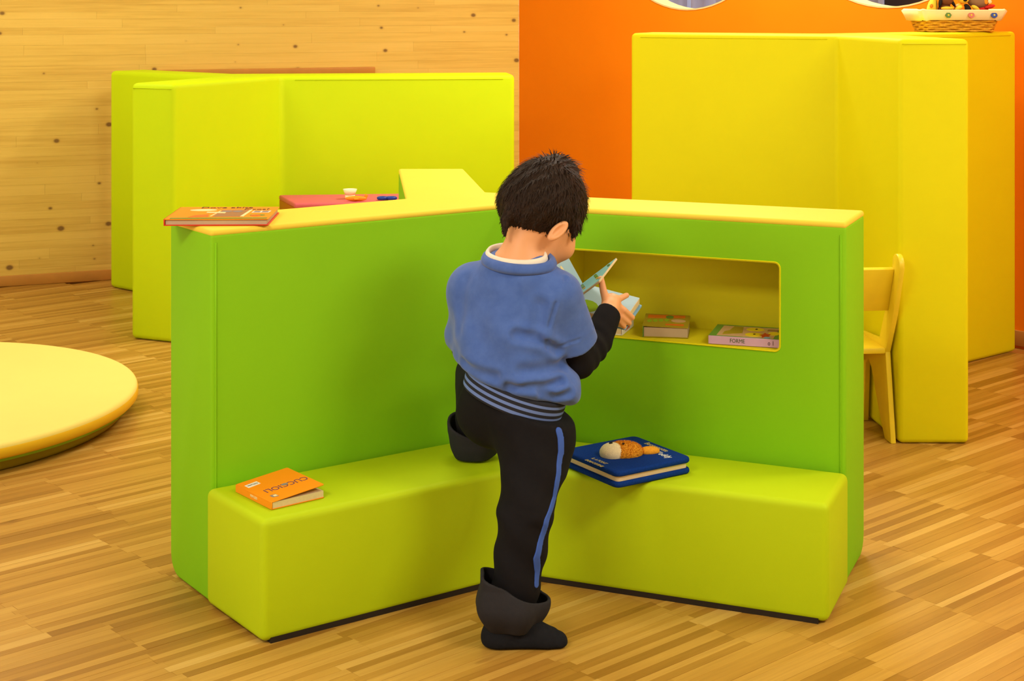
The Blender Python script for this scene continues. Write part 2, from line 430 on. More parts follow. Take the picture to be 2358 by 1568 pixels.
# what shows through the openings
tag(prism('wall_beyond', [tuple(ow_pt(-0.6, 0, 1.6)[:2]), tuple(ow_pt(4.5, 0, 1.6)[:2]), tuple(ow_pt(4.5, 0, 1.7)[:2]), tuple(ow_pt(-0.6, 0, 1.7)[:2])], 0, ZC, 'beyond'), kind='structure')
bm = bmesh.new(); N = 120; cols = []
for k in range(2):
    for j in range(N+1):
        s = -0.35+1.95*j/N; dep = 1.1+0.035*math.sin(j*0.62)+0.015*math.sin(j*1.7+1)+0.004*k
        cols.append((bm.verts.new(ow_pt(s, 0.35, dep)), bm.verts.new(ow_pt(s, 2.6, dep))))
for k in range(2):
    for j in range(N):
        a, b = cols[k*(N+1)+j], cols[k*(N+1)+j+1]; bm.faces.new((a[0], b[0], b[1], a[1]))
cu = bm_obj('curtain', bm, 'curtain', None, True)
tag(cu, 'grey blue hanging curtain seen through the oval opening', 'curtain')

# parquet strips: the 300 that show largest are single planks, the rest one mesh
ud = np.array([math.cos(STRIPDIR), math.sin(STRIPDIR)]); vd = np.array([-ud[1], ud[0]])
inside = [WL, CORNER, OR, (OR[0], -2.2), (WL[0], -2.2)]
def in_poly(p, poly):
    c = False; n = len(poly)
    for i in range(n):
        (x1, y1), (x2, y2) = poly[i], poly[(i+1) % n]
        if (y1 > p[1]) != (y2 > p[1]) and p[0] < (x2-x1)*(p[1]-y1)/(y2-y1)+x1: c = not c
    return c
# ------------------------------------------------------------------ foam dividers: plans (bearing-based three-armed units)
dL, dR = cw(235.0), cw(113.0)
K = (-0.020, 3.960)                                   # inner corner of the near divider
LF = (-0.678, 3.499); RF = (0.778, 3.621)
TK = 0.233
LB = (LF[0]+TK*dL[1]*1.0, LF[1]-TK*dL[0]); RB = (RF[0]-TK*dR[1], RF[1]+TK*dR[0])
SL = (-0.277, 4.066); SR = (-0.070, 4.205)
FLc = (-0.350, 4.80); FRc = (-0.149, 4.80)
P_MAIN = [K, LF, LB, SL, FLc, FRc, SR, RB, RF]
BC = (0.021, 3.648)                                   # inner corner of the bench front
BLF, BLB = (-0.525, 3.266), (-0.690, 3.492)
BRF, BRB = (0.686, 3.372), (0.782, 3.610)
P_BENCH = [BC, BLF, (BLB[0]+0.002, BLB[1]-0.003), (K[0], K[1]-0.006), (BRB[0]-0.001, BRB[1]-0.004), BRF]
yk = (1.131, 5.392); y1 = (1.186, 4.766); y2 = (1.403, 4.766); yk2 = (1.336, 5.53)
yd = cw(295); yr = cw(51)
yl = V2(yk, yd, 0.767); ylb = V2(yl, (yd[1], -yd[0]), 0.22)
yrf = V2(yk2, yr, 0.80); yrb = V2(yrf, (-yr[1], yr[0]), 0.22)
# where the two back faces meet
def meet(p, d, q, e):
    den = d[0]*e[1]-d[1]*e[0]; t = ((q[0]-p[0])*e[1]-(q[1]-p[1])*e[0])/den; return V2(p, d, t)
ybk = meet(ylb, yd, yrb, yr)
P_YEL = [y1, y2, yk2, yrf, yrb, ybk, ylb, yl, yk]
g1 = (-1.537, 6.26); g2 = (-1.344, 6.175); gk = (-1.026, 6.895); gk2 = (-1.281, 6.84)
gd = cw(83.8); gr_ = (0.012, 7.012); grb = V2(gr_, (-gd[1], gd[0]), 0.22)
gl = (-1.915, 7.395); gld = (gl[0]-gk2[0], gl[1]-gk2[1]); gn = math.hypot(*gld); gld = (gld[0]/gn, gld[1]/gn)
glb = V2(gl, (gld[1], -gld[0]), 0.20)
gbk = meet(glb, gld, grb, gd)
P_GRN = [g1, g2, gk, gr_, grb, gbk, glb, gl, gk2]
DISC = (-2.025, 5.005, 0.797)

# ---- planks
rnd = random.Random(11)
strips = []
vv = -9.0
def corners(u0, u1, v0, v1): return [ud*u0+vd*v0, ud*u1+vd*v0, ud*u1+vd*v1, ud*u0+vd*v1]
while vv < 9.5:
    wdt = rnd.choice((0.020, 0.022, 0.022, 0.026, 0.030)); LEN = 0.362
    off = 0.03+rnd.uniform(-0.012, 0.012)+(0.11 if int(math.floor(vv/0.52)) % 2 else 0.0)
    k = -16
    while k < 34:
        u0 = k*LEN+off; c = ud*(u0+LEN/2)+vd*(vv+wdt/2)
        if in_poly(c, inside): strips.append((u0, u0+LEN, vv, vv+wdt, c))
        k += 1
    vv += wdt
def score(s):
    c = s[4]
    if c[1] < 2.0: return -1
    px = CXP+FPX*c[0]/c[1]; py = HYP+FPX*CAMH/c[1]
    if not (-60 < px < 2420 and py < 1600): return -1
    for poly in (P_MAIN, P_BENCH, P_YEL, P_GRN):
        if in_poly(c, poly): return -1
    if math.hypot(c[0]-DISC[0], c[1]-DISC[1]) < 0.74: return -1
    if c[1] > 3.75 and 395 < px < 1960: return -1       # behind the divider
    if 470 < px < 1900 and py < 1440-0.0*px and in_poly(c, [BLF, BRF, RB, LB]): return -1
    return (s[3]-s[2])/c[1]**2
order = sorted(range(len(strips)), key=lambda i: -score(strips[i]))
near = set(i for i in order[:300] if score(strips[i]) > 0)
def strip_geo(s, vs, fs, jz):
    g = 0.0002; b = len(vs); u0, u1, v0, v1 = s[0]+g, s[1]-g, s[2]+g, s[3]-g
    for q in corners(u0, u1, v0, v1): vs.append((q[0], q[1], jz))
    for q in corners(u0, u1, v0, v1): vs.append((q[0], q[1], -0.011))
    fs += [(b, b+1, b+2, b+3)]+[(b+i, b+4+i, b+4+(i+1) % 4, b+(i+1) % 4) for i in range(4)]
cache = {}
vs, fs = [], []
for i, s in enumerate(strips):
    jz = -rnd.uniform(0, 0.0005)
    if i in near:
        key = round(s[3]-s[2], 4)
        if key not in cache:
            L = s[1]-s[0]; v_, f_ = [], []
            g = 0.0002
            for zz in (0.0, -0.011):
                for a, b in ((-1, -1), (1, -1), (1, 1), (-1, 1)): v_.append((a*(L/2-g), b*(key/2-g), zz))
            f_ = [(0, 1, 2, 3)]+[(k, 4+k, 4+(k+1) % 4, (k+1) % 4) for k in range(4)]
            me = bpy.data.meshes.new('plank'); me.from_pydata(v_, [], f_); me.materials.append(M['parquet']); cache[key] = me
        o = bpy.data.objects.new('plank', cache[key]); C.objects.link(o); o.parent = fl
        o.location = (s[4][0], s[4][1], jz); o.rotation_euler = (0, 0, STRIPDIR)
    else: strip_geo(s, vs, fs, jz)
me = bpy.data.meshes.new('plank_field'); me.from_pydata(vs, [], fs)
o = link('plank_field', me, 'parquet', fl); o['kind'] = 'stuff'

# ------------------------------------------------------------------ near divider, niche, bench
HM = 0.84
dv = empty('foam_divider', (K[0], K[1]+0.1, 0))
def child_world(o, p):
    o.parent = p; o.matrix_parent_inverse = Matrix.Translation(p.location).inverted() if p.rotation_euler == Euler((0, 0, 0)) else p.matrix_world.inverted()
mid = lambda a, b: ((a[0]+b[0])/2, (a[1]+b[1])/2)
body = prism('body', P_MAIN, 0.0, HM-0.010, 'green', None, bevel=0.014, seg=3, big=[(mid(LB, SL), 0.05), (mid(SR, RB), 0.05)])
# niche: rounded rectangle cut into the right arm
N0, N1, NZ0, NZ1, ND = 0.150, 0.712, 0.525, 0.737, 0.175
rn = (-dR[1], dR[0])                                   # into the arm
def nich(t, z, dep): return Vector((K[0]+dR[0]*t+rn[0]*dep, K[1]+dR[1]*t+rn[1]*dep, z))
def rrect(a0, a1, b0, b1, r, n=5):
    out = []
    for cx, cy, s in ((a1-r, b1-r, 0), (a0+r, b1-r, 90), (a0+r, b0+r, 180), (a1-r, b0+r, 270)):
        for i in range(n+1):
            an = math.radians(s+90*i/n); out.append((cx+r*math.cos(an), cy+r*math.sin(an)))
    return out
rr = rrect(N0, N1, NZ0, NZ1, 0.014)
bm = bmesh.new(); A = [bm.verts.new(nich(t, z, -0.03)) for t, z in rr]; B = [bm.verts.new(nich(t, z, ND)) for t, z in rr]
bm.faces.new(A); bm.faces.new(B[::-1])
for i in range(len(rr)): bm.faces.new((A[i], B[i], B[(i+1) % len(rr)], A[(i+1) % len(rr)]))
cut = bm_obj('cutter', bm, 'niche'); boolean(body, cut); smooth_by_angle(body, 30)
child_world(body, dv)
tp = prism('top_cover', P_MAIN, HM-0.016, HM, 'pale', None, bevel=0.007, seg=3); child_world(tp, dv); tp['label'] = 'pale yellow top cover'
ri = rrect(N0+0.003, N1-0.003, NZ0+0.003, NZ1-0.003, 0.012)
bm = bmesh.new(); ring = [[bm.verts.new(nich(t, z, dep)) for t, z in lp] for lp, dep in ((rr, -0.001), (rr, ND-0.002), (ri, ND-0.005), (ri, -0.001))]
n = len(rr)
for q in (0, 2, 3):
    A, B = ring[q], ring[(q+1) % 4]
    for j in range(n): bm.faces.new((A[j], A[(j+1) % n], B[(j+1) % n], B[j]))
bm.faces.new(ring[1]); bm.faces.new(ring[2][::-1])
nl = bm_obj('niche_lining', bm, 'niche'); child_world(nl, dv); nl['label'] = 'yellow lined book niche'
bm = tube_bm([nich(t, z, -0.001) for t, z in rrect(N0, N1, NZ0, NZ1, 0.014)], 0.0016, 6, closed=True)
pp = bm_obj('niche_piping', bm, 'yellow', None, True); child_world(pp, dv)
for i, e in enumerate((LF, RF)):                     # seam piping down the two outer front corners
    d = dL if i == 0 else dR
    q = V2(V2(e, d, -0.004), (-(d[0]), -(d[1])), 0.0); nrm = Vector((BC[0]-K[0], BC[1]-K[1])).normalized()
    a = V2(e, d, -0.012); f = Vector((-dL[1], dL[0])) if i == 0 else Vector((dR[1], -dR[0]))
    bm = tube_bm([(a[0]+f.x*0.0005, a[1]+f.y*0.0005, zz) for zz in (0.03, 0.3, 0.6, HM-0.03)], 0.0022, 6)
    sm = bm_obj('seam', bm, 'green', None, True); child_world(sm, dv)
tag(dv, 'tall green foam divider with pale yellow top and book niche behind the boy', 'divider')
bn = empty('foam_bench', (BC[0], BC[1]+0.1, 0))
o = prism('body', P_BENCH, 0.004, 0.262, 'lime', None, bevel=0.016, seg=4); child_world(o, bn)
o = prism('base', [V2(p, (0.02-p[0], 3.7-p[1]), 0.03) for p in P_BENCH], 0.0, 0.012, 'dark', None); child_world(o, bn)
tag(bn, 'low lime green foam corner bench in front of the green divider', 'bench')

# ------------------------------------------------------------------ far dividers
yo = empty('foam_divider', (yk[0], yk[1], 0))
o = prism('body', P_YEL, 0.0, 1.241, 'yellow', None, bevel=0.016, seg=4); child_world(o, yo)
for (a, b) in ((y1, y2), (yk, yl), (yk2, yrf)):
    bm = tube_bm([(a[0]+(b[0]-a[0])*k, a[1]+(b[1]-a[1])*k, 1.226) for k in (0.05, 0.5, 0.95)], 0.0016, 6)
    o = bm_obj('top_seam', bm, 'yellow', None, True); child_world(o, yo)
tag(yo, 'tall yellow foam divider standing against the orange wall', 'divider')
go = empty('foam_divider', (gk[0], gk[1], 0))
o = prism('body', P_GRN, 0.0, 1.03, 'lime_back', None, bevel=0.022, seg=4); child_world(o, go)
for (a, b) in ((g1, g2), (gk, gr_)):
    bm = tube_bm([(a[0]+(b[0]-a[0])*k, a[1]+(b[1]-a[1])*k, 1.010) for k in (0.06, 0.5, 0.95)], 0.0016, 6)
    o = bm_obj('top_seam', bm, 'lime_back', None, True); child_world(o, go)
tag(go, 'bright lime foam divider standing before the pine wall', 'divider')

# ------------------------------------------------------------------ rail on the pine wall, round mat
p0 = V2(CORNER, wd, 0.82)
rl = prism('wall_rail', [V2(p0, wn, -0.002), V2(V2(p0, wd, 1.1), wn, -0.002), V2(V2(p0, wd, 1.1), wn, -0.05), V2(p0, wn, -0.05)], 0.985, 1.021, 'rail', None, bevel=0.004)
tag(rl, 'flat brown wooden rail on the pine wall behind the lime divider', 'rail')
mt = empty('round_floor_mat', (DISC[0], DISC[1], 0))
R = DISC[2]
def ring_prof(r, z0, z1, b): 
    return [(0, z0), (r-b, z0)]+[(r-b+b*math.sin(a), z0+b-b*math.cos(a)) for a in [PI/2*k/5 for k in range(1, 6)]]+[(r-b+b*math.cos(a), z1-b+b*math.sin(a)) for a in [PI/2*k/5 for k in range(0, 6)]]+[(0, z1)]
bm_obj('top_cushion', lathe_bm(ring_prof(R, 0.048, 0.092, 0.016), 160), 'cream', mt, True)
bm_obj('edge_band', lathe_bm([(R-0.03, 0.046), (R-0.004, 0.047), (R+0.002, 0.054), (R+0.002, 0.074), (R-0.003, 0.083), (R-0.012, 0.088)], 160), 'amber', mt, True)
bm_obj('seam_band', lathe_bm([(R-0.06, 0.036), (R-0.014, 0.036), (R-0.012, 0.048), (R-0.06, 0.050)], 160), 'disc_green', mt, True)
bm_obj('lower_cushion', lathe_bm(ring_prof(R-0.04, 0.0, 0.04, 0.016), 160), 'olive', mt, True)
tag(mt, 'large round pale yellow foam mat on the parquet at left', 'mat')

# ------------------------------------------------------------------ pink table with toys
ta, tb = np.array(at(642, 449, 6.78)[:2]), np.array(at(677, 468, 6.44)[:2])
tz = 0.52
ta = np.array([(642-CXP)/FPX*6.74, 6.74]); tb = np.array([(678-CXP)/FPX*6.46, 6.46])
tr = np.array([0.995, 0.10]); tl = 0.75
tbl = empty('play_table', (ta[0]+0.35, 6.62, 0))
o = prism('table_top', [tuple(ta), tuple(tb), tuple(tb+tr*tl), tuple(ta+tr*tl)], tz-0.022, tz, 'pink', None, bevel=0.008); child_world(o, tbl)
for k, (a, b) in enumerate(((ta, tb), (ta+tr*(tl-0.04), tb+tr*(tl-0.04)))):
    e = tr*0.022
    o = prism('side_panel', [tuple(a+e*0.1), tuple(b+e*0.1), tuple(b+e*1.1), tuple(a+e*1.1)], 0.0, tz-0.02, 'pink_side', None, bevel=0.003); child_world(o, tbl)
o = prism('shelf', [tuple(ta+tr*0.03), tuple(tb+tr*0.03), tuple(tb+tr*(tl-0.05)), tuple(ta+tr*(tl-0.05))], 0.30, 0.318, 'pink_side', None, bevel=0.003); child_world(o, tbl)
tag(tbl, 'low pink play table behind the green divider', 'table')
c = at(806, 440, 6.60); cup = empty('toy_cup', (c[0], 6.60, tz))
bm_obj('cup_wall', lathe_bm([(0.0, 0.016), (0.020, 0.016), (0.030, 0.042), (0.027, 0.042), (0.019, 0.02), (0.0, 0.02)], 24), 'toy_white', cup, True)
bm_obj('foot', lathe_bm([(0, 0.0), (0.021, 0.0), (0.021, 0.017), (0.0, 0.017)], 24), 'toy_white', cup, True)
tag(cup, 'small cream toy cup on the pink table', 'cup')
c = at(820, 450, 6.53); oc = empty('plastic_toy', (c[0], 6.53, tz))
bm_obj('body', ellipsoid_bm((0, 0, 0.011), (0.046, 0.012, 0.011)), 'toy_orange', oc, True)
box('arm', (-0.004, 0, 0.011), (0.02, 0.055, 0.005), 'toy_orange', oc, 0.002, rot=Euler((0, 0, 0.35)).to_matrix())
box('fin', (0.04, 0, 0.018), (0.014, 0.004, 0.022), 'toy_orange', oc, 0.0015, rot=Euler((0, 0.5, 0)).to_matrix())
tag(oc, 'flat orange plastic toy beside the cream cup', 'toy')
c = at(892, 449, 6.56); bc_ = empty('toy_scissors', (c[0], 6.56, tz))
for sx in (-0.021, 0.018):
    bm_obj('grip', tube_bm([(sx+0.017*math.cos(a), 0.013*math.sin(a), 0.009) for a in [2*PI*k/18 for k in range(18)]], 0.007, 8, closed=True), 'toy_blue', bc_, True)
box('blade', (0.0, 0.034, 0.008), (0.012, 0.05, 0.005), 'toy_blue', bc_, 0.002)
tag(bc_, 'dark blue looped toy scissors on the pink table', 'toy')
# ------------------------------------------------------------------ yellow child's chair
ch = empty('child_chair', (1.178, 4.766, 0), (0, 0, math.radians(5)))
prof = [(0, 0), (0.06, 0), (0.10, 0.05), (0.19, 0.19), (0.22, 0.212), (0.25, 0.19), (0.268, 0), (0.31, 0), (0.30, 0.285), (0.115, 0.30), (0.045, 0.42), (-0.012, 0.555)]
prof += [(-0.045+0.034*math.cos(a), 0.556+0.034*math.sin(a)) for a in [PI*k/8 for k in range(1, 8)]]+[(-0.079, 0.55), (-0.02, 0.40), (0.052, 0.27)]
def side(x0):
    bm = bmesh.new(); th = 0.017
    A = [bm.verts.new((x0-th, y, z)) for y, z in prof]; B = [bm.verts.new((x0, y, z)) for y, z in prof]
    bm.faces.new(A); bm.faces.new(B[::-1])
    for i in range(len(prof)): bm.faces.new((A[i], B[i], B[(i+1) % len(prof)], A[(i+1) % len(prof)]))
    bm.normal_update()
    bmesh.ops.bevel(bm, geom=[e for e in bm.edges if e.calc_face_angle(0) > 1.2], offset=0.003, segments=2, profile=0.5, affect='EDGES')
    o = bm_obj('side_panel', bm, 'chairwood', ch); smooth_by_angle(o, 30)
side(0.0); side(-0.30)
box('seat', (-0.1585, 0.175, 0.274), (0.284, 0.25, 0.018), 'chairwood', ch, 0.004)
box('backrest', (-0.1585, 0.002, 0.475), (0.284, 0.016, 0.15), 'chairwood', ch, 0.004, rot=Euler((math.radians(23), 0, 0)).to_matrix())
box('stretcher', (-0.1585, 0.262, 0.225), (0.284, 0.016, 0.05), 'chairwood', ch, 0.003)
tag(ch, 'yellow wooden child\'s chair between the green and yellow dividers', 'chair')

# ------------------------------------------------------------------ toy basket on the yellow divider
ba = math.radians(90-51)
bk = empty('toy_basket', (1.70, 5.985, 1.241), (0, 0, math.radians(6)))
def rectring(hx, hy, z, r, n=6): return [(x, y, z) for x, y in rrect(-hx, hx, -hy, hy, r, n)]
bm = bmesh.new(); L = []
for hx, hy, z in ((0.125, 0.07, 0.0), (0.13, 0.074, 0.008), (0.155, 0.088, 0.085), (0.149, 0.083, 0.085), (0.124, 0.07, 0.01)):
    L.append([bm.verts.new(p) for p in rectring(hx, hy, z, 0.02)])
bm.faces.new(L[0]); bm.faces.new(L[-1][::-1])
for A, B in zip(L, L[1:]):
    for j in range(len(A)): bm.faces.new((A[j], A[(j+1) % len(A)], B[(j+1) % len(B)], B[j]))
bm_obj('wicker_body', bm, 'wicker_dark', bk, True)
for k in range(6):                                    # woven strands, one ring each
    z = 0.006+k*0.0085; f = z/0.085
    ring = rectring(0.128+0.027*f, 0.072+0.016*f, z, 0.02, 5)
    pts = []
    for i, p in enumerate(ring):
        q = ring[(i+1) % len(ring)]; m = max(1, int((Vector(q)-Vector(p)).length/0.012))
        for j in range(m):
            v = Vector(p).lerp(Vector(q), j/m); pts.append(v)
    out = []
    for i, v in enumerate(pts):
        nrm = Vector((v.x, v.y*1.6, 0)).normalized(); out.append(v+nrm*0.0032*(1 if (i//2+k) % 2 else -0.4)+Vector((0, 0, 0.0016*math.sin(i*0.9+k*2))))
    bm_obj('strand', tube_bm(out, 0.0048, 5, closed=True), 'wicker', bk, True)
bm = bmesh.new(); L = []
nr = len(rectring(0.1, 0.1, 0, 0.02))
for q, (hx, hy, z) in enumerate(((0.153, 0.088, 0.044), (0.160, 0.093, 0.046), (0.176, 0.104, 0.082), (0.172, 0.101, 0.087), (0.150, 0.086, 0.082), (0.136, 0.076, 0.03))):
    L.append([bm.verts.new((p[0]+0.002*math.sin(i*1.9+q), p[1]+0.002*math.cos(i*2.3), p[2]+0.0022*math.sin(i*1.3+q))) for i, p in enumerate(rectring(hx, hy, z, 0.025))])
for A, B in zip(L, L[1:]):
    for j in range(nr): bm.faces.new((A[j], A[(j+1) % nr], B[(j+1) % nr], B[j]))
bm_obj('cloth_liner', bm, 'liner', bk, True)
for x, m, s in ((-0.062, 'print_green', 6), (0.028, 'pink_button', 16), (0.118, 'toy_blue', 16)):
    bt = bm_obj('button', prism_bm(disc_pts(0, 0, 0.0125, 0.0115, s), 0, 0.004), m, bk)
    bt.location = (x, -0.1015, 0.064); bt.rotation_euler = (math.radians(72), 0, 0)
    bb = bm_obj('button_centre', prism_bm(disc_pts(0, 0, 0.0035, 0.0035, 8), 0, 0.0052), 'toy_yellow', bt)
tag(bk, 'small wicker basket with cream cloth rim on the yellow divider', 'basket')
def toy(name, label, parts, loc):
    e = empty(name, loc, (0, 0, math.radians(6)))
    for pn, c, r, m, rot in parts:
        ball(pn, c, r, m, e, Euler(rot).to_matrix(), 16, 10)
    tag(e, label, 'plush toy', 'plush toys in the basket'); return e
bz = 1.241+0.03
toy('plush_giraffe', 'pale yellow plush toy at the left end of the basket',
    [('body', (-0.095, -0.02, 0.05), (0.020, 0.022, 0.055), 'toy_yellow', (0, 0.18, 0)), ('head', (-0.083, -0.03, 0.115), (0.020, 0.026, 0.017), 'toy_yellow', (0, 0, 0)),
     ('ear', (-0.1, -0.02, 0.13), (0.006, 0.004, 0.012), 'toy_yellow', (0, -0.5, 0)), ('spot', (-0.104, -0.04, 0.07), (0.007, 0.004, 0.008), 'toy_orange', (0, 0, 0))], (1.70, 5.985, bz))
toy('plush_dog', 'brown plush dog with black ears in the basket',
    [('body', (-0.048, -0.03, 0.045), (0.026, 0.03, 0.045), 'toy_brown', (0, 0, 0)), ('head', (-0.045, -0.045, 0.095), (0.026, 0.026, 0.024), 'toy_brown', (0, 0, 0)),
     ('ear', (-0.072, -0.05, 0.085), (0.007, 0.008, 0.022), 'toy_black', (0, 0.2, 0)), ('ear', (-0.026, -0.055, 0.082), (0.006, 0.008, 0.020), 'toy_black', (0, -0.6, 0)),
     ('paw', (-0.05, -0.065, 0.061), (0.026, 0.01, 0.007), 'toy_yellow', (0, 0, 0))], (1.70, 5.985, bz))
toy('plush_bird', 'orange and yellow plush bird with round black eye in the basket',
    [('body', (0.005, -0.04, 0.055), (0.022, 0.022, 0.026), 'toy_orange', (0, 0.5, 0)), ('head', (0.022, -0.04, 0.1), (0.024, 0.022, 0.022), 'toy_yellow', (0, 0, 0)),
     ('eye', (0.022, -0.06, 0.093), (0.008, 0.005, 0.007), 'toy_black', (0, 0, 0)), ('wing', (0.036, -0.045, 0.057), (0.014, 0.018, 0.022), 'toy_black', (0, -0.4, 0)),
     ('foot', (-0.008, -0.07, 0.062), (0.016, 0.01, 0.008), 'toy_yellow', (0, -0.4, 0)), ('foot', (0.062, -0.06, 0.062), (0.018, 0.01, 0.008), 'toy_yellow', (0, 0.5, 0))], (1.70, 5.985, bz))
toy('plush_mouse', 'grey brown plush mouse in a red shirt at the right of the basket',
    [('body', (0.1, -0.02, 0.05), (0.03, 0.028, 0.03), 'toy_red', (0, 0, 0)), ('head', (0.085, -0.03, 0.09), (0.044, 0.03, 0.03), 'toy_grey', (0, 0.1, 0)),
     ('ear', (0.105, -0.055, 0.088), (0.008, 0.004, 0.013), 'toy_orange', (0, -0.4, 0)), ('eye', (0.122, -0.053, 0.086), (0.008, 0.004, 0.008), 'liner', (0, 0, 0)),
     ('arm', (0.125, -0.045, 0.067), (0.022, 0.012, 0.008), 'toy_red', (0, -0.2, 0))], (1.70, 5.985, bz))

# ------------------------------------------------------------------ books
def frame(o, x, y, z):                                   # place an Empty by three axes
    m = Matrix(((x[0], y[0], z[0]), (x[1], y[1], z[1]), (x[2], y[2], z[2]))); o.rotation_euler = m.to_euler()
def book(name, w, h, t, cover_front, cover_back, spine, paper, ct=0.003, ov=0.003, open_a=0.0, rr_=0.004):
    """lies flat; x from spine (0) to fore-edge (w), y along the spine, z up"""
    e = empty(name)
    prism('back_cover', rrect(0, w, -h/2, h/2, rr_, 3), 0, ct, cover_back, e, bevel=0.0006, seg=1)
    prism('pages', [(0.003, -h/2+ov), (w-ov, -h/2+ov), (w-ov, h/2-ov), (0.003, h/2-ov)], ct*0.8, t-ct*0.8, paper, e)
    fc = prism('front_cover', rrect(0, w, -h/2, h/2, rr_, 3), 0, ct, cover_front, e, bevel=0.0006, seg=1)
    fc.location = (0, 0, t-ct); fc.rotation_euler = (0, -open_a, 0)
    box('spine', (0.0005, 0, t/2), (0.003, h-0.0005, t), spine, e, 0.0008, 1)
    return e, fc
# 1 hardback picture book on the divider's left end: spine to the left
a, b, c_, d_ = at(378, 518, 3.55), at(617, 520, 3.55), at(630, 478, 3.9), at(402, 480, 3.9)
e, fc = book('picture_book', 0.238, 0.21, 0.016, 'book_orange', 'red', 'red', 'paper_grey', 0.0025, 0.004)
e.location = (-0.80, 3.665, HM+0.0005); e.rotation_euler = (0, 0, math.radians(1.5)); zt = 0.0026
flat('print', [(0.012, -0.104), (0.234, -0.104), (0.234, -0.088), (0.012, -0.088)], zt, 'print_green', fc)
flat('print', disc_pts(0.065, 0.045, 0.032, 0.017), zt, 'print_cream', fc)
flat('print', [(0.105, -0.07), (0.175, -0.07), (0.178, 0.045), (0.11, 0.045)], zt, 'print_brown', fc)
flat('print', [(0.168, -0.07), (0.176, -0.07), (0.182, 0.048), (0.176, 0.048)], zt+0.0003, 'print_cream', fc)
flat('print', [(0.098, -0.065), (0.101, -0.065), (0.110, 0.03), (0.107, 0.03)], zt+0.0003, 'print_cream', fc)
flat('print', [(0.08, -0.005), (0.125, -0.014), (0.125, 0.004), (0.08, 0.01)], zt+0.0005, 'print_cream', fc)
flat('print', disc_pts(0.125, 0.02, 0.012, 0.012), zt+0.0004, 'print_grey', fc); flat('print', disc_pts(0.15, 0.018, 0.012, 0.012), zt+0.0004, 'print_grey', fc)
flat('print', [(0.185, 0.0), (0.225, 0.0), (0.228, 0.03), (0.188, 0.03)], zt, 'print_white', fc)
for x in (0.187, 0.206): flat('print', [(x+0.002, 0.003), (x+0.017, 0.003), (x+0.018, 0.027), (x+0.003, 0.027)], zt+0.0003, 'print_grey', fc)
flat('print', disc_pts(0.205, -0.045, 0.018, 0.012), zt, 'print_green', fc); flat('print', disc_pts(0.202, -0.052, 0.012, 0.012), zt+0.0003, 'print_orange', fc)
flat('print', [(0.05, -0.08), (0.095, -0.07), (0.09, -0.03), (0.06, -0.045)], zt, 'print_orange', fc)
lettering('title', 'Dove abita', 0.032, 'print_dark', fc, Matrix.Translation((0.115, 0.088, zt+0.0002)), 0.9)
lettering('title', 'Picos?', 0.028, 'print_dark', fc, Matrix.Translation((0.19, 0.058, zt+0.0002)), 0.9)
tag(e, 'orange picture book with red spine lying on the divider\'s left end', 'book')
# 2 small orange board book on the bench: spine toward the viewer's left
zb = 0.262
p = [np.array(at(*q)) for q in ((543, 1135, 3.43), (625, 1175, 3.345), (747, 1122, 3.4), (662, 1083, 3.53))]
def un(px, py, z): d = FPX*(CAMH-z)/(py-HYP); return np.array([(px-CXP)/FPX*d, d, z])
q0, q1, q2 = un(543, 1133, zb), un(626, 1175, zb), un(746, 1146, zb)
sp = (q1-q0); hh = float(np.linalg.norm(sp)); ydir = -sp/hh; xdir = np.array([-sp[1], sp[0], 0])/hh
ww = float(np.dot(q2-q1, xdir))
e, fc = book('board_book', ww, hh, 0.017, 'book_orange', 'book_orange', 'book_orange', 'paper', 0.002, 0.002, 0.10)
mid_ = (q0+q1)/2; e.location = (mid_[0], mid_[1], zb+0.0005); frame(e, xdir, ydir, (0, 0, 1)); zt = 0.0021
fl180 = Matrix.Rotation(PI, 4, 'Z')
lettering('title', 'CUCCIOLI', 0.030, 'print_purple', fc, Matrix.Translation((ww*0.56, -hh*0.08, zt)) @ fl180, 0.78)
flat('print', disc_pts(ww*0.55, -hh*0.06, 0.008, 0.006), zt+0.0003, 'print_grey', fc)
flat('label_sticker', [(ww*0.06, hh*0.22), (ww*0.3, hh*0.24), (ww*0.3, hh*0.36), (ww*0.06, hh*0.34)], zt, 'print_white', fc)
lettering('label_text', 'COLLANA', 0.007, 'print_dark', fc, Matrix.Translation((ww*0.18, hh*0.29, zt+0.0005)) @ fl180, 0.8)
flat('emblem', [(ww*0.12, -hh*0.36), (ww*0.22, -hh*0.38), (ww*0.22, -hh*0.28), (ww*0.12, -hh*0.27)], zt, 'print_grey', fc)
flat('emblem_centre', [(ww*0.155, -hh*0.35), (ww*0.21, -hh*0.36), (ww*0.21, -hh*0.30), (ww*0.155, -hh*0.30)], zt+0.0004, 'print_cream', fc)
rs = Matrix.Translation((-0.0013, -hh*0.02, 0.009)) @ Matrix.Rotation(-PI/2, 4, 'Z') @ Matrix.Rotation(PI/2, 4, 'X')
lettering('spine_text', 'PRIMI LIBRI', 0.008, 'print_cream', e, rs, 0.8)
tag(e, 'small orange board book lying on the left end of the bench', 'book')
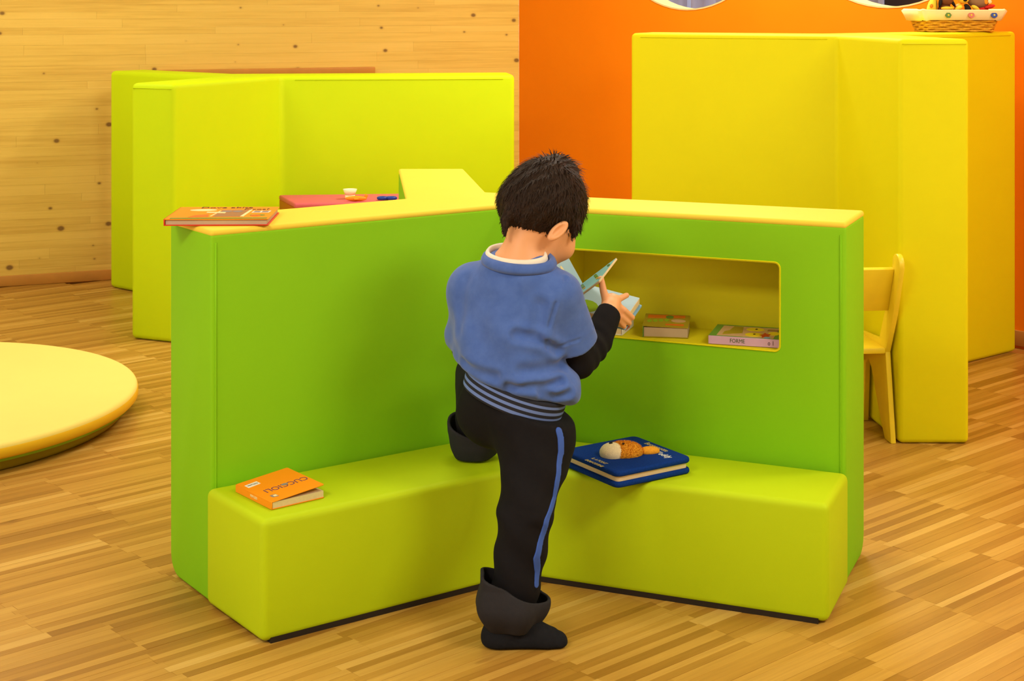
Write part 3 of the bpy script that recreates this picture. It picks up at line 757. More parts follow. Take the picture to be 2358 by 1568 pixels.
# 3 navy plush book with a bear on the bench
q0, q1, q2, q3 = un(1420, 1127, zb), un(1594, 1090, zb), un(1470, 1030, zb), un(1300, 1070, zb)
xdir = (q1-q0); ww = float(np.linalg.norm(xdir)); xdir /= ww; ydir = np.array([-xdir[1], xdir[0], 0]); hh = float(np.dot(q3-q0, ydir))
ww *= 1.0; hh = max(hh, 0.2)
e = empty('plush_book', (q0[0], q0[1], zb+0.0005)); frame(e, xdir, ydir, (0, 0, 1))
prism('back_cover', rrect(0, ww, 0, hh, 0.016, 4), 0, 0.013, 'plush_blue', e, bevel=0.005, seg=3)
prism('pages', rrect(0.007, ww-0.007, 0.007, hh-0.004, 0.01, 4), 0.011, 0.026, 'paper', e, bevel=0.001, seg=1)
prism('front_cover', rrect(0, ww, 0, hh, 0.016, 4), 0.0245, 0.0375, 'plush_blue', e, bevel=0.005, seg=3)
zt = 0.0375
def bl(px, py, dz=0.0385): w_ = un(px, py, zb+dz)-q0; return float(np.dot(w_, xdir)), float(np.dot(w_, ydir))
bx_, by_ = bl(1436, 1045)
bmh = ellipsoid_bm((bx_, by_, zt+0.004), (0.047, 0.036, 0.024), Euler((0, 0, -0.35)).to_matrix(), 28, 16)
bear = bm_obj('bear_head', bmh, 'bear', e, True)
bear['label'] = 'golden plush bear head'
def fuzz(name, n, c, r, rot, mat, parent, ln=0.004):
    bm = bmesh.new(); rg = random.Random(5)
    for i in range(n):
        z = rg.uniform(-0.1, 1); a = rg.uniform(0, 2*PI); s = math.sqrt(1-min(1, z*z))
        nn = Vector((s*math.cos(a), s*math.sin(a), z)); pt = Vector(c)+rot @ Vector((nn.x*r[0], nn.y*r[1], nn.z*r[2]))
        dr = (rot @ Vector((nn.x/r[0], nn.y/r[1], nn.z/r[2]))).normalized()+Vector((rg.uniform(-.6, .6), rg.uniform(-.6, .6), rg.uniform(-.3, .3)))
        t_ = dr.cross(Vector((0.3, 0.2, 0.9))).normalized()*0.0006
        bm.faces.new([bm.verts.new(pt-t_), bm.verts.new(pt+t_), bm.verts.new(pt+dr.normalized()*ln)])
    return bm_obj(name, bm, mat, parent)
rz = Euler((0, 0, -0.35)).to_matrix()
fuzz('fur', 2500, (bx_, by_, zt+0.004), (0.047, 0.036, 0.024), rz, 'bear', bear)
mz = ball('muzzle', (bx_-0.030, by_+0.004, zt+0.007), (0.030, 0.030, 0.023), 'bear_face', bear, rz)
ball('nose', (bx_-0.034, by_+0.004, zt+0.0295), (0.005, 0.004, 0.003), 'toy_black', bear)
ball('eye', (bx_-0.010, by_-0.012, zt+0.0285), (0.0028, 0.0028, 0.002), 'toy_black', bear)
ball('eye', (bx_-0.016, by_+0.024, zt+0.0245), (0.004, 0.003, 0.002), 'toy_black', bear)
ball('ear', (bx_+0.058, by_-0.022, zt+0.003), (0.026, 0.016, 0.011), 'bear', bear, rz)
ball('ear', (bx_+0.028, by_+0.045, zt+0.003), (0.016, 0.02, 0.010), 'bear', bear, rz)
rq = Matrix.Rotation(-PI/2, 4, 'Z')
lettering('title', 'Buonanotte', 0.022, 'gold', e, Matrix.Translation((*bl(1512, 1029), zt+0.0001)) @ rq, 0.8)
lettering('title', 'Teddy', 0.026, 'print_white', e, Matrix.Translation((*bl(1528, 1047), zt+0.0001)) @ rq, 0.8)
lettering('subtitle', 'IL A POINT', 0.014, 'gold', e, Matrix.Translation((*bl(1380, 1061), zt+0.0001)) @ rq, 0.8)
lettering('subtitle', 'DOU-COTINE', 0.013, 'gold', e, Matrix.Translation((*bl(1368, 1066), zt+0.0001)) @ rq, 0.8)
tag(e, 'navy blue plush book with golden bear head on the bench', 'book')
# 4 thick small book in the niche
zs = NZ0+0.004
q0, q1 = un(1458, 781, zs), un(1562, 781, zs)
def inn(t, dep, z): v = nich(t, z, dep); return np.array(v)
e = empty('board_book', tuple(inn(0.366, 0.012, zs))); frame(e, np.array([math.cos(-0.16), math.sin(-0.16), 0]), np.array([math.sin(0.16), math.cos(0.16), 0]), (0, 0, 1))
ww, hh, tt = 0.112, 0.10, 0.042
prism('back_cover', rrect(0, ww, 0, hh, 0.003, 2), 0, 0.002, 'mustard', e)
prism('pages', [(0.003, 0.002), (ww-0.002, 0.002), (ww-0.002, hh-0.002), (0.003, hh-0.002)], 0.0018, 0.024, 'paper_grey', e)
fc = prism('front_cover', rrect(0, ww, 0, hh, 0.003, 2), 0, 0.002, 'mustard', e); fc.location = (0, 0, 0.0265); fc.rotation_euler = (0.10, 0.02, 0)
box('spine', (0.0012, hh/2, 0.0135), (0.0024, hh, 0.027), 'print_green', e)
flat('print', [(0.008, 0.065), (0.1, 0.075), (0.1, 0.095), (0.008, 0.09)], 0.0022, 'print_orange', fc); flat('print', disc_pts(0.085, 0.05, 0.018, 0.012), 0.0022, 'print_tan', fc)
flat('print', disc_pts(0.062, 0.078, 0.01, 0.012), 0.0025, 'print_green', fc); flat('print', [(0.055, 0.012), (0.1, 0.010), (0.1, 0.025), (0.055, 0.022)], 0.0022, 'print_orange', fc)
for k in range(4): flat('print', disc_pts(0.014+0.014*k, 0.04+0.004*k, 0.006, 0.01, 12), 0.0022, 'leaf_page', fc)
tag(e, 'thick little mustard board book with cream pages in the niche', 'book')
# 5 lilac-spined book at the right of the niche
e = empty('picture_book', tuple(inn(0.541, 0.006, zs)+np.array([-0.006, 0, 0]))); xd = np.array([dR[0], dR[1], 0]); xd = np.array([math.cos(math.radians(-17)), math.sin(math.radians(-17)), 0])
frame(e, xd, np.array([-xd[1], xd[0], 0]), (0, 0, 1))
ww, hh, tt = 0.175, 0.135, 0.020
prism('pages', [(0.002, 0.002), (ww-0.002, 0.002), (ww-0.002, hh-0.002), (0.002, hh-0.002)], 0.002, tt-0.001, 'toy_black', e)
prism('back_cover', [(0, 0), (ww, 0), (ww, hh), (0, hh)], 0, 0.002, 'lilac', e)
fc = prism('front_cover', [(0, 0), (ww, 0), (ww, hh), (0, hh)], tt-0.002, tt, 'cover_green', e)
box('spine', (ww/2, -0.0005, tt/2), (ww, 0.003, tt), 'lilac', e, 0.0008, 1)
zt = tt
flat('print', [(0.018, 0.008), (ww-0.02, 0.006), (ww-0.02, hh-0.012), (0.018, hh-0.012)], zt, 'print_tan', fc)
flat('print', [(0.03, 0.02), (0.075, 0.045), (0.068, 0.115), (0.045, 0.12), (0.04, 0.07), (0.03, 0.055)], zt+0.0004, 'mustard', fc)
flat('print', disc_pts(0.105, 0.035, 0.022, 0.022), zt+0.0004, 'print_yellow', fc); flat('print', disc_pts(0.1, 0.095, 0.022, 0.02), zt+0.0004, 'print_yellow', fc)
flat('print', disc_pts(0.105, 0.04, 0.003, 0.006), zt+0.0008, 'print_dark', fc); flat('print', disc_pts(0.102, 0.098, 0.003, 0.006), zt+0.0008, 'print_dark', fc)
st = [((0.132+(0.016 if k % 2 else 0.008)*math.cos(PI*k/5)), 0.035+(0.03 if k % 2 else 0.016)*math.sin(PI*k/5)) for k in range(10)]
flat('print', st, zt+0.0005, 'print_red', fc); flat('print', disc_pts(0.15, 0.06, 0.014, 0.02), zt+0.0004, 'print_yellow', fc)
flat('print', disc_pts(0.14, 0.011, 0.008, 0.008), zt+0.0006, 'blue_edge', fc); flat('print', [(0.13, 0.085), (0.155, 0.085), (0.155, 0.105), (0.13, 0.105)], zt+0.0004, 'print_brown', fc)
rs = Matrix.Translation((ww*0.40, -0.0022, tt*0.52)) @ Matrix.Rotation(PI/2, 4, 'X')
lettering('spine_text', 'FORME', 0.0135, 'leaf_dark', e, rs, 0.85)
rs = Matrix.Translation((ww*0.86, -0.0022, tt*0.5)) @ Matrix.Rotation(PI/2, 4, 'X')
lettering('spine_mark', 'o 1', 0.015, 'print_dark', e, rs, 0.8)
tag(e, 'green picture book with lilac spine at the right end of the niche', 'book')
# 6 white-spined book on the sill under the boy's hand
q0, q1 = np.array([0.272, 3.846, zs]), np.array([0.303, 3.941, zs])
xd = (q1-q0)/np.linalg.norm(q1-q0)
e = empty('picture_book', tuple(q0)); frame(e, xd, np.array([-xd[1], xd[0], 0]), (0, 0, 1))
ww, hh, tt = 0.115, 0.075, 0.020
prism('pages', [(0.002, 0.002), (ww-0.002, 0.002), (ww-0.002, hh-0.002), (0.002, hh-0.002)], 0.002, tt-0.001, 'paper', e)
prism('back_cover', [(0, 0), (ww, 0), (ww, hh), (0, hh)], 0, 0.002, 'print_white', e)
fc = prism('front_cover', [(0, 0), (ww, 0), (ww, hh), (0, hh)], tt-0.002, tt, 'print_white', e)
box('spine', (ww/2, -0.0005, tt/2), (ww, 0.003, tt), 'print_white', e, 0.0008, 1)
flat('print', [(0.03, 0.004), (0.1, 0.004), (0.1, 0.05), (0.03, 0.04)], tt, 'leaf_dark', fc)
lettering('spine_text', 'TITANNO', 0.0145, 'print_red', e, Matrix.Translation((ww*0.42, -0.0022, tt*0.5)) @ Matrix.Rotation(PI/2, 4, 'X'), 0.8)
tag(e, 'white book with red spine letters lying on the niche sill', 'book')
# 7 board book held open by the boy
H1 = at(1342, 652, 3.745); H0 = at(1300, 706, 3.655)
ax = H0-H1; la = float(np.linalg.norm(ax)); ax /= la
e = empty('board_book', tuple(H1))
def leaf(name, corner, th, mat, label=None, wl=None):
    u = corner-H1; u -= ax*np.dot(u, ax); wl = wl or float(np.linalg.norm(u)); u /= np.linalg.norm(u)
    nz = np.cross(u, ax); nz /= np.linalg.norm(nz)
    if np.dot(nz, -H1+np.array([0, 0, CAMH])) < 0: nz = -nz
    y = np.cross(nz, u)
    o = prism(name, rrect(0, wl, min(0, la*np.sign(np.dot(y, ax))), max(0, la*np.sign(np.dot(y, ax))), 0.004, 3), -th, 0, mat, e, bevel=0.0006, seg=1)
    m = Matrix(((u[0], y[0], nz[0]), (u[1], y[1], nz[1]), (u[2], y[2], nz[2])))
    o.rotation_euler = m.to_euler(); return o, wl, np.sign(np.dot(y, ax))
def sq(px, py): r_ = v3((px-CXP)/FPX, 1, -(py-HYP)/FPX); d = float((H1-v3(0, 0, CAMH))@ax)/float(r_@ax); return at(px, py, d)
lf, wl, sg = leaf('left_leaf', sq(1297, 571), 0.006, 'sky_page')
flat('print', [(0.012, sg*0.045), (0.05, sg*0.09), (0.02, sg*0.13), (0.0, sg*0.10)], 0.0, 'leaf_page', lf)
flat('print', disc_pts(wl*0.55, sg*0.075, 0.03, 0.008, 16, 0.1), 0.0004, 'print_cream', lf)
flat('print', disc_pts(wl*0.50, sg*0.048, 0.026, 0.007, 16, -0.1), 0.0004, 'print_cream', lf)
flat('print', [(wl*0.5, sg*0.10), (wl*0.95, sg*0.095), (wl*0.9, sg*0.14), (wl*0.4, sg*0.14)], 0.0, 'leaf_page', lf)
flat('print', disc_pts(wl*0.86, sg*0.092, 0.014, 0.012, 9), 0.0004, 'leaf_dark', lf)
mf, wm, sg = leaf('turning_leaf', sq(1420, 593), 0.0045, 'paper')
pg = flat('page_print', [(0.001, sg*0.001), (wm-0.001, sg*0.001), (wm-0.001, sg*(la-0.002)), (0.001, sg*(la-0.002))], 0.0, 'teal_page', mf)
for k in range(9):
    flat('print', disc_pts(0.012+0.0125*k, sg*(0.022+0.016*((k*5) % 4)), 0.014, 0.004, 10, 0.8*sg), 0.0006+0.0002*(k % 3), ['leaf_dark', 'print_green', 'leaf_dark', 'mustard'][k % 4], mf)
rb, wr, sg = leaf('right_pages', sq(1474, 686), 0.017, 'paper')
flat('page_print', [(0.0, sg*0.001), (wr-0.001, sg*0.001), (wr-0.001, sg*(la-0.002)), (0.0, sg*(la-0.002))], 0.0, 'sky_page', rb)
flat('print', disc_pts(wr*0.30, sg*0.085, 0.03, 0.025, 14), 0.0004, 'leaf_page', rb); flat('print', disc_pts(wr*0.25, sg*0.095, 0.018, 0.012, 8), 0.0008, 'leaf_dark', rb)
rc_ = prism('right_cover', rrect(0, wr+0.006, min(0, sg*la), max(0, sg*la), 0.004, 3), -0.0215, -0.018, 'blue_edge', e, bevel=0.0006, seg=1); rc_.rotation_euler = rb.rotation_euler
tag(e, 'open pale blue board book held by the boy at the niche', 'book')
# ---BOY---

# ------------------------------------------------------------------ implicit-surface modelling (for the boy)
def v3(*a): return np.array(a, dtype=np.float64)
def rcone(p, a, b, ra, rb):
    ab = b-a; t = np.clip(((p-a)@ab)/max(1e-9, ab@ab), 0, 1)
    return np.linalg.norm(p-a-t[:, None]*ab, axis=1)-(ra+(rb-ra)*t)
def chain(p, pts, rad):
    d = None
    for i in range(len(pts)-1):
        q = rcone(p, pts[i], pts[i+1], rad[i], rad[i+1]); d = q if d is None else np.minimum(d, q)
    return d
def ell(p, c, r, Mx=None):
    q = p-c
    if Mx is not None: q = q@Mx                       # columns of Mx = local axes
    r = np.asarray(r, float); k0 = np.linalg.norm(q/r, axis=1); k1 = np.linalg.norm(q/(r*r), axis=1)
    return k0*(k0-1)/np.maximum(k1, 1e-9)
def smin(a, b, k):
    h = np.maximum(k-np.abs(a-b), 0)/k; return np.minimum(a, b)-h*h*k*0.25
def smax(a, b, k): return -smin(-a, -b, k)
def plane(p, c, n): return (p-c)@(n/np.linalg.norm(n))
def surface(fn, lo, hi, h):
    """dual mesh of fn = 0 (surface nets), evaluated only in blocks near the surface"""
    lo = np.asarray(lo, float); B = 12
    nb = np.ceil((np.asarray(hi, float)-lo)/(h*B)).astype(int); n = nb*B+1
    G = np.full(n, 1e3, np.float32)
    idx = np.stack(np.meshgrid(*[np.arange(k) for k in nb], indexing='ij'), -1).reshape(-1, 3)
    cen = lo+(idx+0.5)*h*B; dc = fn(cen); keep = np.abs(dc) < h*B*1.35
    for i, d in zip(idx, dc):
        s = tuple(slice(i[k]*B, i[k]*B+B+1) for k in range(3)); G[s] = np.where(np.abs(G[s]) < 900, G[s], np.sign(d)*500)
    off = np.stack(np.meshgrid(*[np.arange(B+1)]*3, indexing='ij'), -1).reshape(-1, 3)
    K_ = idx[keep]
    for c0 in range(0, len(K_), 60):
        sub = K_[c0:c0+60]; pts = (sub[:, None, :]*B+off[None])
        val = fn((lo+pts.reshape(-1, 3)*h)).astype(np.float32).reshape(len(sub), B+1, B+1, B+1)
        for i, v in zip(sub, val): G[i[0]*B:i[0]*B+B+1, i[1]*B:i[1]*B+B+1, i[2]*B:i[2]*B+B+1] = v
    I = G < 0
    cnt = np.zeros(tuple(n-1), np.int8)
    for dx in (0, 1):
        for dy in (0, 1):
            for dz in (0, 1): cnt += I[dx:n[0]-1+dx, dy:n[1]-1+dy, dz:n[2]-1+dz]
    act = (cnt > 0) & (cnt < 8); cells = np.argwhere(act)
    vid = np.full(tuple(n-1), -1, np.int64); vid[act] = np.arange(len(cells))
    cor = np.array([(a, b, c) for a in (0, 1) for b in (0, 1) for c in (0, 1)])
    vals = np.stack([G[cells[:, 0]+a, cells[:, 1]+b, cells[:, 2]+c] for a, b, c in cor], 1).astype(np.float64)
    acc = np.zeros((len(cells), 3)); wn_ = np.zeros(len(cells))
    for i in range(8):
        for j in range(i+1, 8):
            if np.abs(cor[i]-cor[j]).sum() != 1: continue
            a, b = vals[:, i], vals[:, j]; m = (a < 0) != (b < 0)
            t = np.where(m, a/np.where(m, a-b, 1), 0)
            acc += np.where(m[:, None], cor[i]+t[:, None]*(cor[j]-cor[i]), 0); wn_ += m
    V = lo+(cells+acc/wn_[:, None])*h
    F = []
    for ax_ in range(3):
        u_, v_ = (ax_+1) % 3, (ax_+2) % 3
        sl = [slice(0, n[k]) for k in range(3)]; s0 = list(sl); s1 = list(sl); s0[ax_] = slice(0, n[ax_]-1); s1[ax_] = slice(1, n[ax_])
        ch_ = I[tuple(s0)] != I[tuple(s1)]; e_ = np.argwhere(ch_)
        ok = (e_[:, u_] > 0) & (e_[:, v_] > 0) & (e_[:, u_] < n[u_]-1) & (e_[:, v_] < n[v_]-1); e_ = e_[ok]
        fl_ = I[e_[:, 0], e_[:, 1], e_[:, 2]]
        def cid(du, dv_):
            q = e_.copy(); q[:, u_] -= du; q[:, v_] -= dv_; return vid[q[:, 0], q[:, 1], q[:, 2]]
        q = np.stack([cid(1, 1), cid(0, 1), cid(0, 0), cid(1, 0)], 1); q[~fl_] = q[~fl_][:, ::-1]; F.append(q)
    F = np.concatenate(F); return V, F
def sdf_obj(name, fn, lo, hi, h, mat, parent, relax=1):
    V, F = surface(fn, lo, hi, h)
    for _ in range(relax):                                # pull the vertices onto the surface
        g = np.stack([fn(V+d)-fn(V-d) for d in np.eye(3)*h*0.3], 1)/(0.6*h); g /= np.maximum(np.linalg.norm(g, axis=1, keepdims=True), 1e-6)
        V = V-g*np.clip(fn(V), -h*0.5, h*0.5)[:, None]
    me = bpy.data.meshes.new(name); me.from_pydata(V.tolist(), [], F.tolist()); me.validate()
    o = link(name, me, mat, None, True)
    if parent is not None: child_world(o, parent)
    return o
def cast(fn, px, py, d0=2.6, d1=4.2):                    # where the sight line through a pixel meets a surface
    ray = v3((px-CXP)/FPX, 1, -(py-HYP)/FPX); o_ = v3(0, 0, CAMH); t = d0
    for _ in range(120):
        d = float(fn((o_+ray*t)[None])[0])
        if d < 3e-4: return o_+ray*t
        t += max(d*0.6, 3e-4)
        if t > d1: return None
    return None

# ------------------------------------------------------------------ the boy
def frame3(yaw, pitch, roll=0.0):
    y, p_, r_ = map(math.radians, (yaw, pitch, roll))
    h = v3(math.sin(y), math.cos(y), 0); f = math.cos(p_)*h+v3(0, 0, -math.sin(p_)); r = v3(math.cos(y), -math.sin(y), 0); u = np.cross(r, f)
    r2 = math.cos(r_)*r+math.sin(r_)*u; u2 = np.cross(r2, f); return r2, f, u2
BR, BF, BU = frame3(22, 6)                                # trunk: right, forward, up
HR, HF, HU = frame3(42, 37, 0)                            # head
HM3 = np.stack([HR, HF, HU], 1); BM3 = np.stack([BR, BF, BU], 1)
HC = at(1256, 489, 3.465); HS = 1.06
hd = lambda r, f, u: HC+(HR*r+HF*f+HU*u)*HS
PEL = at(1185, 935, 3.425); CHEST = at(1180, 735, 3.425); NECK = at(1192, 588, 3.41)
SHL, SHR = at(1088, 662, 3.47), at(1288, 676, 3.385)
ELR, WRR = at(1330, 832, 3.435), at(1402, 722, 3.555)
ELL, WRL = at(1078, 800, 3.53), at(1230, 740, 3.62)
HIPR, KNR, ANR = at(1232, 985, 3.37), at(1214, 1195, 3.30), at(1172, 1430, 3.285)
HIPL, KNL, ANL = at(1135, 945, 3.47), at(1105, 862, 3.665), at(1094, 1030, 3.735)
# --- right hand
PALM = at(1408, 694, 3.60)
hand_r = [  # finger joints (pixel, pixel, distance) and radii
    ([(1400, 706, 3.585), (1390, 672, 3.592), (1384, 642, 3.605)], [0.0105, 0.0085, 0.0070]),           # thumb
    ([(1412, 692, 3.59), (1426, 688, 3.602), (1443, 680, 3.615)], [0.0095, 0.0075, 0.0062]),             # index
    ([(1414, 700, 3.59), (1436, 714, 3.592), (1456, 731, 3.612)], [0.0098, 0.0078, 0.0064]),             # middle
    ([(1411, 707, 3.588), (1430, 729, 3.590), (1449, 744, 3.612)], [0.0095, 0.0074, 0.0060]),            # ring
    ([(1406, 713, 3.585), (1422, 734, 3.588), (1437, 752, 3.605)], [0.0088, 0.0066, 0.0055])]            # little
PALML = at(1262, 726, 3.64)
hand_l = [([(1256, 730, 3.635), (1262, 700, 3.64), (1272, 684, 3.645)], [0.010, 0.008, 0.0066]),
    ([(1268, 718, 3.645), (1286, 706, 3.66), (1298, 700, 3.68)], [0.009, 0.0072, 0.006]),
    ([(1270, 726, 3.645), (1290, 722, 3.665), (1302, 718, 3.685)], [0.0092, 0.0074, 0.006]),
    ([(1268, 734, 3.645), (1286, 736, 3.665), (1298, 734, 3.685)], [0.009, 0.007, 0.0058]),
    ([(1262, 742, 3.64), (1278, 748, 3.655), (1290, 748, 3.67)], [0.0085, 0.0064, 0.0055])]
def hand_sdf(p, palm, wr, fingers):
    d = rcone(p, wr, palm, 0.020, 0.019)
    f0 = at(*fingers[1][0][0]); f1 = at(*fingers[4][0][0])
    for q in (f0, at(*fingers[2][0][0]), at(*fingers[3][0][0]), f1): d = smin(d, rcone(p, wr+(palm-wr)*0.5, q, 0.014, 0.0105), 0.012)
    for pts, rad in fingers:
        d = smin(d, chain(p, [at(*q) for q in pts], rad), 0.006)
    return d
def head_sdf(p):
    d = ell(p, hd(0, -0.012, 0.018), np.array((0.071, 0.090, 0.080))*HS, HM3)                  # skull
    d = smin(d, ell(p, hd(0, 0.030, -0.030), np.array((0.058, 0.058, 0.068))*HS, HM3), 0.03)   # face
    d = smin(d, ell(p, hd(0, 0.052, -0.078), np.array((0.026, 0.024, 0.020))*HS, HM3), 0.03)   # chin
    for s in (-1, 1):
        d = smin(d, ell(p, hd(s*0.034, 0.060, -0.048), np.array((0.022, 0.022, 0.022))*HS, HM3), 0.02)      # cheeks
        d = smax(d, -ell(p, hd(s*0.030, 0.094, -0.008), np.array((0.015, 0.012, 0.010))*HS, HM3), 0.012)    # eye sockets
        # ears: cupped shells standing off the head
        ec = hd(s*(0.073 if s > 0 else 0.062), -0.020, -0.049); eR = HR*s*0.86-HF*0.5; eR /= np.linalg.norm(eR); eF = np.cross(HU, eR)*1.0; eF /= np.linalg.norm(eF); eU = np.cross(eR, eF); cA, sA = math.cos(0.38), math.sin(0.38)*s; eF, eU = eF*cA-eU*sA, eF*sA+eU*cA
        EM = np.stack([eR, eF, eU], 1)
        e1 = ell(p, ec, (0.009, 0.0135, 0.031), EM); e1 = smax(e1, -ell(p, ec+eR*0.010, (0.010, 0.0080, 0.022), EM), 0.004)
        d = smin(d, e1, 0.008)
    d = smin(d, rcone(p, hd(0, 0.088, -0.012), hd(0, 0.100, -0.036), 0.006, 0.0095), 0.012)    # nose
    d = smin(d, ell(p, hd(0, 0.084, -0.058), np.array((0.017, 0.008, 0.004))*HS, HM3), 0.006)               # lips
    d = smin(d, ell(p, hd(0, 0.082, -0.067), np.array((0.014, 0.008, 0.004))*HS, HM3), 0.006)
    return d
NK1 = hd(0, -0.030, -0.045)
def body_sdf(p):
    d = head_sdf(p)
    d = smin(d, rcone(p, NECK-BU*0.02, NK1, 0.043, 0.038), 0.03)
    d = smin(d, rcone(p, NECK-BU*0.042-BR*0.035, NECK-BU*0.042+BR*0.035, 0.032, 0.032), 0.05)
    d = smin(d, ell(p, CHEST, (0.085, 0.062, 0.125), BM3), 0.05)
    d = smin(d, ell(p, PEL, (0.058, 0.048, 0.055), BM3), 0.03)
    for a, b, c, k in ((SHL, ELL, WRL, 0), (SHR, ELR, WRR, 1)):
        d = smin(d, rcone(p, CHEST+BU*0.07, a, 0.035, 0.030), 0.03)
        d = smin(d, chain(p, [a, b, c], [0.030, 0.023, 0.017]), 0.012)
    d = smin(d, chain(p, [HIPR-v3(0.012, 0, 0.01), KNR, ANR], [0.042, 0.034, 0.024]), 0.02)
    d = smin(d, chain(p, [HIPL, KNL, ANL], [0.042, 0.034, 0.024]), 0.02)
    d = smin(d, hand_sdf(p, PALM, WRR, hand_r), 0.008); d = smin(d, hand_sdf(p, PALML, WRL, hand_l), 0.008)
    d = smin(d, rcone(p, at(1140, 1478, 3.285), at(1280, 1482, 3.285), 0.020, 0.013), 0.02)
    d = smin(d, rcone(p, ANL+v3(0, 0, -0.018), ANL+v3(0.05, 0.075, -0.022), 0.018, 0.012), 0.02)
    return d
boy = empty('person', (0.02, 3.29, 0))
sdf_obj('body', body_sdf, (-0.16, 3.15, 0.0), (0.34, 3.90, 1.03), 0.0030, 'skin', boy)
for s in (-1, 1):
    e_ = ball('eye', tuple(hd(s*0.028, 0.073, -0.008)), (0.0105, 0.0105, 0.0105), 'eye_white', None, None, 16, 10); child_world(e_, boy)
    e_ = ball('iris', tuple(hd(s*0.028, 0.0815, -0.010)), (0.0052, 0.0042, 0.0052), 'iris', None, Matrix([list(r) for r in HM3]), 12, 8); child_world(e_, boy)

# --- hair: a cap over the skull with a ragged hairline, and strands laid over it
NAPE = hd(0, -0.085, -0.052)
def hair_sdf(p):
    q = (p-HC)@HM3/HS; r, f, u = q[:, 0], q[:, 1], q[:, 2]
    d = ell(p, hd(0, -0.012, 0.020), np.array((0.080, 0.097, 0.090))*HS, HM3)
    d = smin(d, ell(p, hd(0, -0.058, -0.012), np.array((0.072, 0.052, 0.058))*HS, HM3), 0.03)
    d = smin(d, ell(p, hd(0.0, -0.015, 0.105), np.array((0.030, 0.030, 0.016))*HS, HM3), 0.03)
    ang = np.arctan2(r, f)
    rag = 0.004*np.sin(ang*23)+0.003*np.sin(ang*41+1)
    # hairline: low at the nape, above the ears, high at the brow
    line = -0.077+0.050*(r > 0)*np.exp(-((np.abs(r)-0.078)/0.03)**2)*np.exp(-((f+0.004)/0.028)**2)
    line = np.where(f > 0.02, line+np.clip((f-0.02)/0.05, 0, 1)*0.088, line)
    d = smax(d, (line+rag-u)*0.8, 0.010)
    d = d+0.0018*np.sin(ang*19+u*60)*np.sin(u*90+ang*5)
    lock = chain(p, [hd(-0.006, -0.090, -0.045), hd(-0.010, -0.088, -0.074), hd(-0.002, -0.078, -0.104)], [0.014, 0.011, 0.003])
    d = smin(d, lock, 0.010)
    sb = chain(p, [hd(0.070, 0.028, -0.006), hd(0.071, 0.030, -0.034)], [0.010, 0.004])
    d = smin(d, sb, 0.008)
    return d
def hair_mat():
    t = NT('dark_brown_hair'); n = t.noise(t.pos(), 160, 4, 0.7)
    t.base(t.ramp(n, [(0.3, (0.014, 0.008, 0.005, 1)), (0.7, (0.036, 0.020, 0.011, 1))])); t.set(Roughness=0.6); t.b.inputs['Specular IOR Level'].default_value = 0.12
    return t.m
M['hair'] = hair_mat()
hair = sdf_obj('hair', hair_sdf, HC-0.14, HC+0.14, 0.0035, 'hair', boy)
hair['label'] = 'short dark brown hair'
hv = np.array([v.co[:] for v in hair.data.vertices])+np.array([0, 0, 0])
rg = np.random.RandomState(4)
sel = hv[rg.choice(len(hv), 5200, replace=len(hv) < 5200)]
gr = np.stack([hair_sdf(sel+d)-hair_sdf(sel-d) for d in np.eye(3)*0.002], 1); gr /= np.linalg.norm(gr, axis=1, keepdims=True)
CR = hd(0.012, -0.050, 0.090)                            # whorl
vs_, fs_ = [], []
for p_, n_ in zip(sel, gr):
    w_ = p_-CR; t_ = w_-n_*np.dot(w_, n_); l_ = np.linalg.norm(t_)
    if l_ < 1e-4: continue
    t_ = t_/l_+np.array([0, 0, -0.35])+rg.normal(0, 0.22, 3); t_ -= n_*np.dot(t_, n_); t_ /= np.linalg.norm(t_)
    near_ = math.exp(-(l_/0.03)**2); lift = 0.05+0.9*near_+abs(rg.normal(0, 0.07)); ln = rg.uniform(0.014, 0.028)*(1-0.3*near_)*(0.4+0.6*min(1, max(0, (float((p_-HC)@HU)+0.055)/0.05)))
    s_ = np.cross(t_, n_); wdt = rg.uniform(0.0006, 0.0013)
    a0 = p_-n_*0.002; a1 = a0+t_*ln*0.5+n_*(0.0035+lift*ln*0.25); a2 = a0+t_*ln+n_*(0.0030+lift*ln*0.45)
    b_ = len(vs_); vs_ += [a0-s_*wdt, a0+s_*wdt, a1-s_*wdt*0.9, a1+s_*wdt*0.9, a2]
    fs_ += [(b_, b_+1, b_+3, b_+2), (b_+2, b_+3, b_+4)]
me = bpy.data.meshes.new('hair_strands'); me.from_pydata([tuple(x) for x in vs_], [], fs_)
hs = link('hair_strands', me, 'hair', None, True); hs.parent = hair; hs['kind'] = 'stuff'

